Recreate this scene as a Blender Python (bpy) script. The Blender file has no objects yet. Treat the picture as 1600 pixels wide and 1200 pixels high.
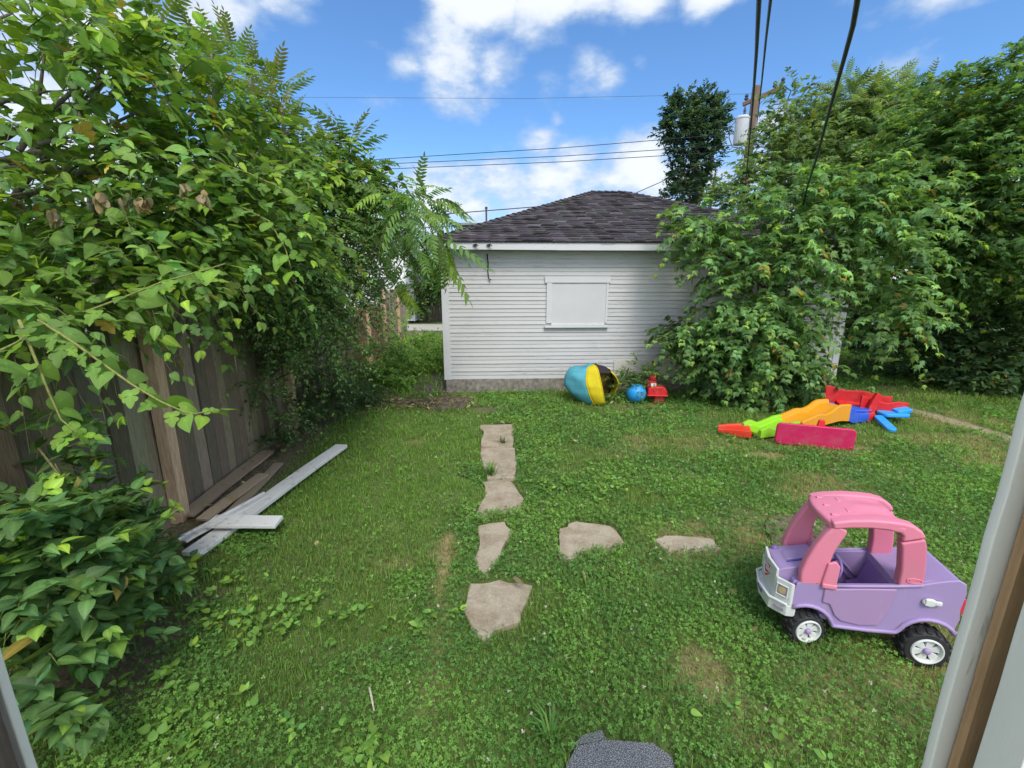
import bpy, bmesh, math, random
import numpy as np
from mathutils import Vector, Matrix, Euler
rng = np.random.default_rng(7)
random.seed(7)
S = bpy.context.scene
COL = S.collection
R = math.radians
# ------------------------------------------------------------------ camera
CAM_H, PITCH, FPX = 2.0, R(13.2), 680.0
cam_d = bpy.data.cameras.new('camera')
cam_d.sensor_width = 36.0
cam_d.lens = FPX / 1600 * 36
cam_d.clip_start = 0.05
cam_d.clip_end = 2000
cam = bpy.data.objects.new('camera', cam_d)
COL.objects.link(cam)
cam.location = (0, 0, CAM_H)
cam.rotation_euler = (R(90) - PITCH, 0, 0)
S.camera = cam
def ray(px, py):
    x = (px - 800) / FPX; y = -(py - 600) / FPX
    c, s = math.cos(PITCH), math.sin(PITCH)
    return np.array((x, c + y * s, -s + y * c))
def gp(px, py, z=0.0):
    d = ray(px, py); t = (z - CAM_H) / d[2]
    return np.array((d[0] * t, d[1] * t, z))
def at(px, py, Y):
    d = ray(px, py); t = Y / d[1]
    return np.array((d[0] * t, Y, CAM_H + d[2] * t))
# ------------------------------------------------------------------ sky and sun
SUN_EL, SUN_AZ = R(53), R(165)          # azimuth clockwise from +Y
W = bpy.data.worlds.new('World'); S.world = W; W.use_nodes = True
nt = W.node_tree; nt.nodes.clear()
def N(tree, typ, **kw):
    n = tree.nodes.new(typ)
    for k, v in kw.items():
        if k.startswith('i_'): n.inputs[k[2:].replace('_', ' ')].default_value = v
        else: setattr(n, k, v)
    return n
def LK(tree, a, b): tree.links.new(a, b)
sky = N(nt, 'ShaderNodeTexSky', sky_type='NISHITA', sun_disc=False, sun_elevation=SUN_EL, sun_rotation=SUN_AZ,
        air_density=1.0, dust_density=0.6, ozone_density=2.5, altitude=100)
tc = N(nt, 'ShaderNodeTexCoord')
mp = N(nt, 'ShaderNodeMapping'); mp.inputs['Scale'].default_value = (1.0, 1.0, 1.9)
LK(nt, tc.outputs['Generated'], mp.inputs['Vector'])
nz = N(nt, 'ShaderNodeTexNoise', i_Scale=5.0, i_Detail=9.0, i_Roughness=0.58)
LK(nt, mp.outputs[0], nz.inputs['Vector'])
nz2 = N(nt, 'ShaderNodeTexNoise', i_Scale=13.0, i_Detail=6.0, i_Roughness=0.6)
LK(nt, mp.outputs[0], nz2.inputs['Vector'])
def M(op, a, b=None, tree=None):
    n = (tree or nt).nodes.new('ShaderNodeMath'); n.operation = op
    for i, v in enumerate((a, b)):
        if v is None: continue
        if hasattr(v, 'links'): (tree or nt).links.new(v, n.inputs[i])
        else: n.inputs[i].default_value = v
    return n.outputs[0]
CLOUDS = [  # pixel, angular radius, weight, whiteness
    ((700, 95), .085, 1.0), ((640, 105), .05, .8), ((775, 105), .06, .85), ((560, 150), .11, .55), ((690, 150), .10, .6), ((860, 120), .04, .5),
    ((925, 100), .06, .8), ((950, 120), .05, .7), ((1000, 92), .025, .6),
    ((760, -20), .09, 1.4), ((870, -25), .11, 1.5), ((1000, -30), .11, 1.5), ((1110, -25), .08, 1.4), ((700, -30), .07, 1.3), ((930, -25), .10, 1.5),
    ((330, 20), .12, 1.15), ((440, -10), .07, 1.1), ((200, 60), .15, 1.1), ((60, 150), .15, .8),
    ((870, 188), .022, .62), ((650, 275), .09, 1.1), ((730, 300), .09, 1.05), ((840, 225), .06, 1.0), ((900, 250), .08, 1.1), ((1000, 250), .10, 1.2), ((1120, 290), .12, 1.1),
    ((1200, 195), .06, 1.0), ((930, 310), .10, 1.0), ((1180, 250), .09, 1.1), ((500, 340), .13, 1.0), ((300, 330), .18, .9), ((820, 330), .08, 1.0),
    ((1400, 120), .12, .75), ((1480, 10), .07, .8), ((1350, 150), .08, .6)]
acc = None
for (p, r, w) in CLOUDS:
    d = ray(*p); d = d / np.linalg.norm(d)
    vm = N(nt, 'ShaderNodeVectorMath', operation='SUBTRACT'); vm.inputs[1].default_value = d
    LK(nt, tc.outputs['Generated'], vm.inputs[0])
    vs = N(nt, 'ShaderNodeVectorMath', operation='MULTIPLY'); vs.inputs[1].default_value = (1, 1, 1.5)
    LK(nt, vm.outputs[0], vs.inputs[0])
    ln = N(nt, 'ShaderNodeVectorMath', operation='LENGTH'); LK(nt, vs.outputs[0], ln.inputs[0])
    mr = N(nt, 'ShaderNodeMapRange', interpolation_type='SMOOTHSTEP')
    mr.inputs['From Min'].default_value = 0.0; mr.inputs['From Max'].default_value = r * 1.45
    mr.inputs['To Min'].default_value = w; mr.inputs['To Max'].default_value = 0.0
    LK(nt, ln.outputs['Value'], mr.inputs['Value'])
    acc = mr.outputs[0] if acc is None else M('MAXIMUM', acc, mr.outputs[0])
# behind and above the camera, unseen cloud cover is added for frontal fill
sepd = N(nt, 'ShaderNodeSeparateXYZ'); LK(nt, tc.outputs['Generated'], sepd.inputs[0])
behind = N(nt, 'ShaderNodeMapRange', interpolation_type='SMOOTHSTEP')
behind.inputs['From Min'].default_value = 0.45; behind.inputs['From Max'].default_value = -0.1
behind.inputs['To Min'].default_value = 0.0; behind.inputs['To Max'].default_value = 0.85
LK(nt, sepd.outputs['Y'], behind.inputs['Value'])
band = N(nt, 'ShaderNodeMapRange', interpolation_type='SMOOTHSTEP')
band.inputs['From Min'].default_value = .19; band.inputs['From Max'].default_value = .35; band.inputs['To Min'].default_value = .98; band.inputs['To Max'].default_value = 0.0
LK(nt, sepd.outputs['Z'], band.inputs['Value'])
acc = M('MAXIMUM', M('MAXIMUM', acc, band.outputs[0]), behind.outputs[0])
dens = M('ADD', M('MULTIPLY', acc, 0.70), M('MULTIPLY', M('SUBTRACT', nz.outputs['Fac'], 0.5), 2.2))
dens = M('ADD', dens, M('MULTIPLY', M('SUBTRACT', nz2.outputs['Fac'], 0.5), 0.55))
cm = N(nt, 'ShaderNodeMapRange', interpolation_type='SMOOTHSTEP')
cm.inputs['From Min'].default_value = 0.22; cm.inputs['From Max'].default_value = 0.80
LK(nt, dens, cm.inputs['Value'])
cr = N(nt, 'ShaderNodeMapRange', interpolation_type='SMOOTHSTEP')
cr.inputs['From Min'].default_value = 0.45; cr.inputs['From Max'].default_value = 1.0
LK(nt, dens, cr.inputs['Value'])
ccol = N(nt, 'ShaderNodeMix', data_type='RGBA')
ccol.inputs['A'].default_value = (2.1, 2.7, 3.6, 1); ccol.inputs['B'].default_value = (4.0, 4.15, 4.4, 1)
LK(nt, cr.outputs[0], ccol.inputs['Factor'])
bk = N(nt, 'ShaderNodeMix', data_type='RGBA'); LK(nt, behind.outputs[0], bk.inputs['Factor']); LK(nt, ccol.outputs['Result'], bk.inputs['A']); bk.inputs['B'].default_value = (8.0, 8.1, 8.3, 1)   # added cloud out of view, brightened to fill surfaces facing the camera
skm = N(nt, 'ShaderNodeMix', data_type='RGBA', blend_type='MULTIPLY'); skm.inputs['Factor'].default_value = 1.0
skm.inputs['B'].default_value = (0.50, 0.70, 0.87, 1)
LK(nt, sky.outputs[0], skm.inputs['A'])
mix = N(nt, 'ShaderNodeMix', data_type='RGBA')
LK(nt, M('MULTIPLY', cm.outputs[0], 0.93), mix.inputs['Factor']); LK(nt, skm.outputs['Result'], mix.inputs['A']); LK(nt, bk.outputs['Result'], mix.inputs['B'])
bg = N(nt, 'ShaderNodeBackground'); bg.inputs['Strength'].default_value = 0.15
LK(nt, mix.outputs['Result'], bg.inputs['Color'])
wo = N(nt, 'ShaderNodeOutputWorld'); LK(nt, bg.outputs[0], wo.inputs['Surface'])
sun_d = bpy.data.lights.new('sun', 'SUN'); sun_d.energy = 1.9; sun_d.angle = R(20); sun_d.color = (1.0, 0.95, 0.86)
sun = bpy.data.objects.new('sun', sun_d); COL.objects.link(sun)
sd = Vector((math.sin(SUN_AZ) * math.cos(SUN_EL), math.cos(SUN_AZ) * math.cos(SUN_EL), math.sin(SUN_EL)))
sun.rotation_euler = sd.to_track_quat('Z', 'Y').to_euler()
sun.location = (0, 0, 30)
S.view_settings.view_transform = 'Standard'; S.view_settings.look = 'None'
S.view_settings.exposure = 0.75; S.view_settings.gamma = 1.0
S.render.engine = 'CYCLES'
S.cycles.max_bounces = 9; S.cycles.diffuse_bounces = 6; S.cycles.transmission_bounces = 6; S.cycles.glossy_bounces = 2
S.cycles.use_denoising = True
# ------------------------------------------------------------------ materials
MATS = {}
def newmat(name):
    m = bpy.data.materials.new(name); m.use_nodes = True
    t = m.node_tree; t.nodes.clear()
    o = N(t, 'ShaderNodeOutputMaterial'); b = N(t, 'ShaderNodeBsdfPrincipled')
    LK(t, b.outputs[0], o.inputs['Surface'])
    MATS[name] = m
    return m, t, b, o
def bump(t, b, h, strength=.3, dist=.01):
    n = N(t, 'ShaderNodeBump'); n.inputs['Strength'].default_value = strength; n.inputs['Distance'].default_value = dist
    LK(t, h, n.inputs['Height']); LK(t, n.outputs[0], b.inputs['Normal'])
def ramp(t, fac, stops):
    r = N(t, 'ShaderNodeValToRGB')
    e = r.color_ramp.elements
    while len(e) < len(stops): e.new(0.5)
    for el, (p, c) in zip(e, stops):
        el.position = p; el.color = (*c, 1) if len(c) == 3 else c
    LK(t, fac, r.inputs['Fac'])
    return r.outputs['Color']
def noise(t, scale, detail=5, rough=.6, stretch=None, coord='Object', out='Fac'):
    c = N(t, 'ShaderNodeTexCoord')
    n = N(t, 'ShaderNodeTexNoise', i_Scale=scale, i_Detail=detail, i_Roughness=rough)
    if stretch:
        m = N(t, 'ShaderNodeMapping'); m.inputs['Scale'].default_value = stretch
        LK(t, c.outputs[coord], m.inputs[0]); LK(t, m.outputs[0], n.inputs['Vector'])
    else: LK(t, c.outputs[coord], n.inputs['Vector'])
    return n.outputs[out]
def mixc(t, f, a, b, blend='MIX'):
    n = N(t, 'ShaderNodeMix', data_type='RGBA', blend_type=blend)
    for nm, v in (('Factor', f), ('A', a), ('B', b)):
        if hasattr(v, 'links'): LK(t, v, n.inputs[nm])
        else: n.inputs[nm].default_value = v if nm == 'Factor' else (*v, 1)
    return n.outputs['Result']
def leafmat(name, trans=.4, rough=.5, spec=.28):
    m, t, b, o = newmat(name)
    a = N(t, 'ShaderNodeAttribute', attribute_name='Col')
    b.inputs['Roughness'].default_value = rough
    b.inputs['Specular IOR Level'].default_value = spec
    LK(t, a.outputs['Color'], b.inputs['Base Color'])
    tr = N(t, 'ShaderNodeBsdfTranslucent')
    tcol = mixc(t, 1.0, a.outputs['Color'], (1.35, 1.25, .55), 'MULTIPLY')
    LK(t, tcol, tr.inputs['Color'])
    ms = N(t, 'ShaderNodeMixShader'); ms.inputs['Fac'].default_value = trans
    LK(t, b.outputs[0], ms.inputs[1]); LK(t, tr.outputs[0], ms.inputs[2]); LK(t, ms.outputs[0], o.inputs['Surface'])
    return m
leafmat('leaf', .46); leafmat('grass', .38, .6, .3)
def colmat(name, rough=.8, nscale=12, var=.35, bstr=.3, stretch=None, spec=.3, bdist=.005):
    """vertex colour times noise"""
    m, t, b, o = newmat(name)
    a = N(t, 'ShaderNodeAttribute', attribute_name='Col')
    n = noise(t, nscale, 6, .65, stretch)
    v = ramp(t, n, [(.25, (1 - var,) * 3), (.75, (1 + var,) * 3)])
    LK(t, mixc(t, 1.0, a.outputs['Color'], v, 'MULTIPLY'), b.inputs['Base Color'])
    b.inputs['Roughness'].default_value = rough; b.inputs['Specular IOR Level'].default_value = spec
    bump(t, b, n, bstr, bdist)
    return m
colmat('ground', .95, 30, .5, .6, bdist=.02)
colmat('wood_old', .9, 9, .45, .6, (14, 14, 1.0))
colmat('shingle', .95, 60, .45, .5)
colmat('bark', .9, 25, .5, .6, (3, 3, .6))
colmat('stonecol', .9, 60, .22, .35, bdist=.003)
_t = MATS['stonecol'].node_tree; _b = next(n for n in _t.nodes if n.type == 'BSDF_PRINCIPLED'); _src = _b.inputs['Base Color'].links[0].from_socket
_st = ramp(_t, noise(_t, 6, 7, .7), [(.42, (1, 1, 1)), (.62, (.72, .68, .62)), (.75, (.45, .42, .36))])
LK(_t, mixc(_t, 1.0, _src, _st, 'MULTIPLY'), _b.inputs['Base Color'])
def plain(name, col, rough=.5, spec=.4, nscale=20, var=.08, bstr=.05, stretch=None):
    m, t, b, o = newmat(name)
    n = noise(t, nscale, 5, .6, stretch)
    c = ramp(t, n, [(.3, tuple(x * (1 - var) for x in col)), (.7, tuple(min(1, x * (1 + var)) for x in col))])
    LK(t, c, b.inputs['Base Color'])
    b.inputs['Roughness'].default_value = rough; b.inputs['Specular IOR Level'].default_value = spec
    bump(t, b, n, bstr, .004)
    return m
def plastic(name, col, rough=.42, dirt=.25, dcol=(.28, .24, .19), dscale=5):
    m, t, b, o = newmat(name)
    n = noise(t, dscale, 7, .7)
    f = ramp(t, n, [(.48, (0, 0, 0)), (.75, (dirt, dirt, dirt))])
    n3 = noise(t, 38, 6, .75); f3 = ramp(t, n3, [(.55, (0, 0, 0)), (.72, (dirt * .9,) * 3)])
    n4 = noise(t, 26, 5, .7, (1, 1, .12)); f4 = ramp(t, n4, [(.60, (0, 0, 0)), (.66, (dirt * .8,) * 3)])
    pale = tuple(min(1, x * .75 + .16) for x in col)
    c_ = mixc(t, f4, mixc(t, f3, mixc(t, f, col, dcol), dcol), pale)
    LK(t, c_, b.inputs['Base Color'])
    n2 = noise(t, 90, 3, .6)
    rr = ramp(t, n, [(.3, (rough,) * 3), (.7, (rough + .2,) * 3)]); LK(t, rr, b.inputs['Roughness'])
    b.inputs['Specular IOR Level'].default_value = .4
    bump(t, b, n2, .06, .003)
    return m
plastic('lilac', (.31, .225, .425)); plastic('lilac_door', (.335, .215, .39)); plastic('lilac_dark', (.20, .12, .33))
plastic('pink', (.66, .20, .29)); plastic('pink_deep', (.58, .16, .25)); plastic('white_plastic', (.58, .60, .58), dirt=.35)
plastic('black_rubber', (.018, .018, .02), .6, .2, (.08, .075, .06))
plastic('red_plastic', (.58, .015, .02)); plastic('red_orange', (.66, .04, .015)); plastic('lime', (.24, .54, .01)); plastic('orange', (.68, .28, .008))
plastic('blue_plastic', (.02, .09, .52)); plastic('sky_plastic', (.015, .30, .78)); plastic('magenta', (.56, .015, .10)); plastic('ball_blue', (.02, .28, .68), .35, .1)
plain('sticker_red', (.55, .03, .06)); plain('sticker_grey', (.30, .28, .33)); plain('sticker_amber', (.50, .38, .20)); plain('sticker_navy', (.07, .06, .30)); plain('sticker_white', (.75, .75, .78))
plain('teal_fabric', (.075, .29, .36), .75, .2, 5, .22, .5); plain('yellow_fabric', (.55, .44, .015), .75, .2, 6, .12, .2); plain('brown_fabric', (.20, .12, .03), .8, .2, 6, .3, .2); plain('black_mesh', (.03, .025, .03), .8, .2)
plain('metal_dark', (.05, .05, .055), .5, .5); plain('wire_black', (.015, .016, .022), .5, .4); plain('transformer', (.46, .48, .50), .5, .4, 4, .1)
plain('concrete_found', (.21, .19, .165), .95, .2, 14, .45, .6); plain('brick_pier', (.26, .15, .11), .95, .2, 18, .3, .5)
plain('beige_board', (.50, .48, .42), .8, .2, 7, .12, .1); plain('alley', (.36, .34, .30), .95, .2, 8, .2, .3); plain('pole_wood', (.17, .12, .085), .9, .2, 30, .35, .5, (6, 6, .5))
plain('greyroof', (.22, .23, .24), .8, .2); plain('dark_wood', (.075, .06, .05), .8, .2, 10, .3, .3, (10, 10, 1)); plain('green_bin', (.01, .10, .07), .5, .4); plain('bare_wood', (.40, .25, .13), .75, .25, 10, .22, .3, (12, 12, 1)); plain('post_tan', (.52, .37, .25), .85, .2, 9, .3, .4, (10, 10, .8))
def painted(name, col, wear_lo=.60, wear_hi=.68, wear=(.20, .18, .16), stretch=(1.2, 1.2, 14), scale=3.2, grime=.25):
    m, t, b, o = newmat(name)
    n = noise(t, scale, 8, .72, stretch)
    f = ramp(t, n, [(wear_lo, (0, 0, 0)), (wear_hi, (1, 1, 1))])
    n2 = noise(t, 1.3, 6, .65)
    if name == 'siding': f = mixc(t, 1.0, f, ramp(t, noise(t, 1.1, 4, .6), [(.44, (0, 0, 0)), (.62, (1, 1, 1))]), 'MULTIPLY')
    base = mixc(t, ramp(t, n2, [(.35, (0, 0, 0)), (.75, (grime,) * 3)]), col, tuple(x * .62 for x in col))
    LK(t, mixc(t, f, base, wear), b.inputs['Base Color'])
    b.inputs['Roughness'].default_value = .62; b.inputs['Specular IOR Level'].default_value = .3
    bump(t, b, n, .25, .003)
    return m
painted('siding', (.49, .487, .485), .55, .62, (.28, .27, .26)); painted('trim', (.56, .56, .575), .67, .72, (.3, .28, .25), (2, 2, 6)); painted('cover', (.53, .53, .535), .70, .76, (.4, .4, .4), (2, 2, 5))
painted('doortrim', (.80, .785, .70), .58, .70, (.30, .29, .27), (14, 14, 1.6), 3, .35)
painted('plank_white', (.66, .66, .65), .56, .70, (.33, .27, .21), (3, 3, 3), 5, .45)
painted('house_white', (.78, .79, .80), .8, .9)
# ------------------------------------------------------------------ mesh helpers
def link(name, me, mat, parent=None, mats=None):
    o = bpy.data.objects.new(name, me); COL.objects.link(o)
    for m in (mats or [mat]): me.materials.append(MATS[m])
    if parent is not None: o.parent = parent
    return o
def tag(o, label=None, cat=None, group=None, kind=None):
    if label: o['label'] = label
    if cat: o['category'] = cat
    if group: o['group'] = group
    if kind: o['kind'] = kind
    return o
def empty(name, loc=(0, 0, 0), rz=0.0, label=None, cat=None, group=None):
    o = bpy.data.objects.new(name, None); COL.objects.link(o)
    o.empty_display_size = .1
    o.location = loc; o.rotation_euler = (0, 0, rz)
    return tag(o, label, cat, group)
def npmesh(name, V, T, C=None, mat='leaf', parent=None, smooth=False):
    """V (n,3), T (m,k) all of one polygon size, C (n,3)"""
    V = np.ascontiguousarray(V, dtype=np.float32); T = np.ascontiguousarray(T, dtype=np.int32)
    me = bpy.data.meshes.new(name)
    k = T.shape[1]
    me.vertices.add(len(V)); me.vertices.foreach_set('co', V.ravel())
    me.loops.add(T.size); me.loops.foreach_set('vertex_index', T.ravel())
    me.polygons.add(len(T)); me.polygons.foreach_set('loop_start', np.arange(0, T.size, k, dtype=np.int32))
    if smooth: me.polygons.foreach_set('use_smooth', np.ones(len(T), dtype=bool))
    me.update(calc_edges=True)
    if C is not None:
        at_ = me.attributes.new('Col', 'FLOAT_COLOR', 'POINT')
        cc = np.ones((len(V), 4), dtype=np.float32); cc[:, :3] = C
        at_.data.foreach_set('color', cc.ravel())
    return link(name, me, mat, parent)
class MB:
    def __init__(self): self.v = []; self.f = []; self.c = []; self.col = (1, 1, 1); self.mi = []; self.m = 0
    def add(self, vs, fs, col=None):
        b = len(self.v)
        self.v += [tuple(p) for p in vs]; self.f += [tuple(i + b for i in f) for f in fs]
        self.c += [col or self.col] * len(vs); self.mi += [self.m] * len(fs)
        return self
    def box(self, c, s, rot=None, col=None, taper=None):
        hx, hy, hz = s[0] / 2, s[1] / 2, s[2] / 2
        vs = [Vector((x * hx, y * hy, z * hz)) for x in (-1, 1) for y in (-1, 1) for z in (-1, 1)]
        if taper: vs = [Vector((v.x * (taper if v.z > 0 else 1), v.y * (taper if v.z > 0 else 1), v.z)) for v in vs]
        if rot is not None: vs = [(rot if isinstance(rot, Matrix) else Euler(rot).to_matrix()) @ v for v in vs]
        vs = [v + Vector(c) for v in vs]
        return self.add(vs, [(0, 1, 3, 2), (4, 6, 7, 5), (0, 4, 5, 1), (2, 3, 7, 6), (0, 2, 6, 4), (1, 5, 7, 3)], col)
    def prism(self, pts, a, b, ax='y', col=None):
        """2-D outline extruded from a to b along an axis: x (pts are y,z), y (x,z), z (x,y)"""
        n = len(pts)
        def mk(p, h): return {'x': (h, p[0], p[1]), 'y': (p[0], h, p[1]), 'z': (p[0], p[1], h)}[ax]
        vs = [mk(p, a) for p in pts] + [mk(p, b) for p in pts]
        fs = [(i, (i + 1) % n, n + (i + 1) % n, n + i) for i in range(n)] + [tuple(range(n - 1, -1, -1)), tuple(range(n, 2 * n))]
        return self.add(vs, fs, col)
    def tube(self, pts, rad, n=8, col=None, cap=True):
        pts = [Vector(p) for p in pts]
        if not hasattr(rad, '__len__'): rad = [rad] * len(pts)
        vs = []; up = Vector((0.123, .31, .95))
        for i, p in enumerate(pts):
            d = (pts[min(i + 1, len(pts) - 1)] - pts[max(i - 1, 0)]).normalized()
            x = d.cross(up)
            if x.length < .05: x = d.cross(Vector((1, 0, 0)))
            x.normalize(); y = d.cross(x)
            vs += [p + (x * math.cos(2 * math.pi * k / n) + y * math.sin(2 * math.pi * k / n)) * rad[i] for k in range(n)]
        fs = [(i * n + k, i * n + (k + 1) % n, (i + 1) * n + (k + 1) % n, (i + 1) * n + k) for i in range(len(pts) - 1) for k in range(n)]
        if cap: fs += [tuple(range(n - 1, -1, -1)), tuple(range((len(pts) - 1) * n, len(pts) * n))]
        return self.add(vs, fs, col)
    def lathe(self, prof, n=24, ax='z', c=(0, 0, 0), col=None, caps=True):
        """prof: (radius, height)"""
        vs = []
        for r, h in prof:
            for k in range(n):
                a = 2 * math.pi * k / n; x, y = r * math.cos(a), r * math.sin(a)
                p = {'z': (x, y, h), 'y': (x, h, y), 'x': (h, x, y)}[ax]
                vs.append((p[0] + c[0], p[1] + c[1], p[2] + c[2]))
        fs = [(i * n + k, i * n + (k + 1) % n, (i + 1) * n + (k + 1) % n, (i + 1) * n + k) for i in range(len(prof) - 1) for k in range(n)]
        if caps: fs += [tuple(range(n - 1, -1, -1)), tuple(range((len(prof) - 1) * n, len(prof) * n))]
        return self.add(vs, fs, col)
    def build(self, name, mat, parent=None, bevel=0, seg=2, smooth=False, mats=None, sub=0, angle=35):
        me = bpy.data.meshes.new(name); me.from_pydata(self.v, [], self.f)
        at_ = me.attributes.new('Col', 'FLOAT_COLOR', 'POINT')
        cc = np.ones((len(self.v), 4), dtype=np.float32); cc[:, :3] = np.array(self.c)
        at_.data.foreach_set('color', cc.ravel())
        bm = bmesh.new(); bm.from_mesh(me); bmesh.ops.recalc_face_normals(bm, faces=bm.faces); bm.to_mesh(me); bm.free()
        if mats: me.polygons.foreach_set('material_index', np.array(self.mi, dtype=np.int32))
        if smooth or bevel or sub: me.polygons.foreach_set('use_smooth', np.ones(len(me.polygons), dtype=bool))
        me.update()
        o = link(name, me, mat, parent, mats)
        if bevel:
            b = o.modifiers.new('bevel', 'BEVEL'); b.width = bevel; b.segments = seg; b.limit_method = 'ANGLE'; b.angle_limit = R(angle); b.harden_normals = False
            w = o.modifiers.new('normals', 'WEIGHTED_NORMAL'); w.keep_sharp = False; w.weight = 100
        if sub:
            b = o.modifiers.new('sub', 'SUBSURF'); b.levels = sub; b.render_levels = sub
        return o
def vnoise(x, y, scale, seed=0):
    """smooth value noise in [0,1]"""
    x = np.asarray(x) * scale + 1000.0; y = np.asarray(y) * scale + 1000.0
    xi = np.floor(x).astype(np.int64); yi = np.floor(y).astype(np.int64); fx = x - xi; fy = y - yi
    def h(a, b):
        n = (a * 374761393 + b * 668265263 + seed * 982451653) & 0xffffffff
        n = ((n ^ (n >> 13)) * 1274126177) & 0xffffffff
        return ((n ^ (n >> 16)) & 0xffff) / 65535.0
    fx = fx * fx * (3 - 2 * fx); fy = fy * fy * (3 - 2 * fy)
    return (h(xi, yi) * (1 - fx) + h(xi + 1, yi) * fx) * (1 - fy) + (h(xi, yi + 1) * (1 - fx) + h(xi + 1, yi + 1) * fx) * fy
def fbm(x, y, scale, seed=0, o=3):
    return sum(vnoise(x, y, scale * 2 ** k, seed + k) * .5 ** k for k in range(o)) / sum(.5 ** k for k in range(o))
def inpoly(x, y, poly):
    ins = np.zeros(np.shape(x), dtype=bool); n = len(poly)
    for i in range(n):
        x1, y1 = poly[i][:2]; x2, y2 = poly[(i + 1) % n][:2]
        if y1 == y2: continue
        c = ((y1 > y) != (y2 > y)) & (x < (x2 - x1) * (y - y1) / (y2 - y1) + x1)
        ins ^= c
    return ins
def dist_line(x, y, pts):
    d = np.full(np.shape(x), 1e9)
    for (a, b) in zip(pts[:-1], pts[1:]):
        ax, ay, bx, by = a[0], a[1], b[0], b[1]
        L = (bx - ax) ** 2 + (by - ay) ** 2 + 1e-9
        t = np.clip(((x - ax) * (bx - ax) + (y - ay) * (by - ay)) / L, 0, 1)
        d = np.minimum(d, np.hypot(x - ax - t * (bx - ax), y - ay - t * (by - ay)))
    return d
def smooth01(v, a, b):
    t = np.clip((v - a) / (b - a), 0, 1); return t * t * (3 - 2 * t)
def unit(a): return a / np.maximum(np.linalg.norm(a, axis=-1, keepdims=True), 1e-9)
# ------------------------------------------------------------------ ground
SLABS = {
 'a': [(735, 912), (780, 908), (832, 914), (828, 938), (812, 972), (775, 985), (758, 1004), (738, 985), (722, 955)],
 'b': [(745, 822), (790, 815), (799, 832), (783, 868), (757, 902), (741, 880), (748, 850)],
 'c': [(757, 752), (798, 750), (818, 780), (815, 796), (743, 804), (760, 778)],
 'd': [(750, 700), (805, 700), (808, 722), (806, 745), (790, 750), (762, 746), (755, 730)],
 'e': [(750, 664), (802, 663), (803, 698), (750, 698), (755, 680)],
 'f': [(876, 826), (900, 815), (955, 821), (978, 850), (945, 858), (908, 861), (892, 878), (873, 868)],
 'g': [(1020, 845), (1040, 838), (1108, 840), (1125, 856), (1080, 862), (1045, 862)],
 'h': [(1197, 812), (1230, 802), (1300, 806), (1335, 840), (1300, 860), (1240, 856), (1205, 850)],
 'i': [(650, 586), (692, 583), (697, 612), (640, 616), (644, 598)],
 'j': [(640, 621), (738, 622), (726, 637), (690, 640), (643, 634)],
}
SLABW = {k: [gp(*p)[:2] for p in v] for k, v in SLABS.items()}
JOINED = [gp(*p)[:2] for p in [(753, 666), (800, 665), (804, 720), (804, 748), (812, 775), (805, 790), (760, 796), (764, 765), (760, 740), (758, 700)]]
MATW = [gp(*p)[:2] for p in [(884, 1200), (900, 1168), (945, 1158), (1020, 1163), (1050, 1185), (1060, 1230), (880, 1230)]]
MATW2 = [gp(*p)[:2] for p in [(894, 1166), (912, 1150), (940, 1142), (947, 1157), (900, 1166)]]
STRAW = [gp(*p)[:2] for p in [(702, 835), (695, 880), (690, 930), (678, 990), (668, 1050), (660, 1110)]]
DPATH = [gp(*p)[:2] for p in [(1290, 600), (1360, 622), (1430, 642), (1500, 660), (1560, 678), (1640, 705), (1720, 735)]]
FA, FB = np.array((-2.93, 3.41)), np.array((-3.36, 8.53))
FU = (FB - FA) / np.linalg.norm(FB - FA)
def fence_pt(t, off=0.0):       # t metres along the fence from the tan post, off towards the lawn
    return FA + FU * t + np.array((FU[1], -FU[0])) * off
FENCE_LINE = [fence_pt(-5), fence_pt(14)]
DRY = [((1200, 712), .28, .16, 1.0), ((1330, 700), .35, .12, .7), ((1375, 690), .3, .12, .6), ((620, 880), .2, .1, .4), ((1100, 1050), .22, .25, .55), ((1090, 690), .7, .35, .35), ((650, 600 + 90), .18, .1, .45), ((1480, 720), .6, .25, .3), ((1000, 690), .5, .25, .3), ((1190, 1140), .25, .2, .4)]
BARE = [((150, 1060), .5, .3, 1.0), ((235, 985), .34, .28, 1.0), ((320, 930), .2, .14, .7), ((1240, 822), .33, .2, .6), ((760, 640), .35, .22, .6), ((1180, 625), 1.2, .3, .6), ((650, 628), .5, .35, .8), ((1390, 605), .5, .3, .5)]
def blobs(x, y, lst):
    m = np.zeros(np.shape(x))
    for (p, rx, ry, w) in lst:
        c = gp(*p); d = np.hypot((x - c[0]) / rx, (y - c[1]) / ry)
        m = np.maximum(m, w * (1 - smooth01(d, .35, 1.15)))
    return m
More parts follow.
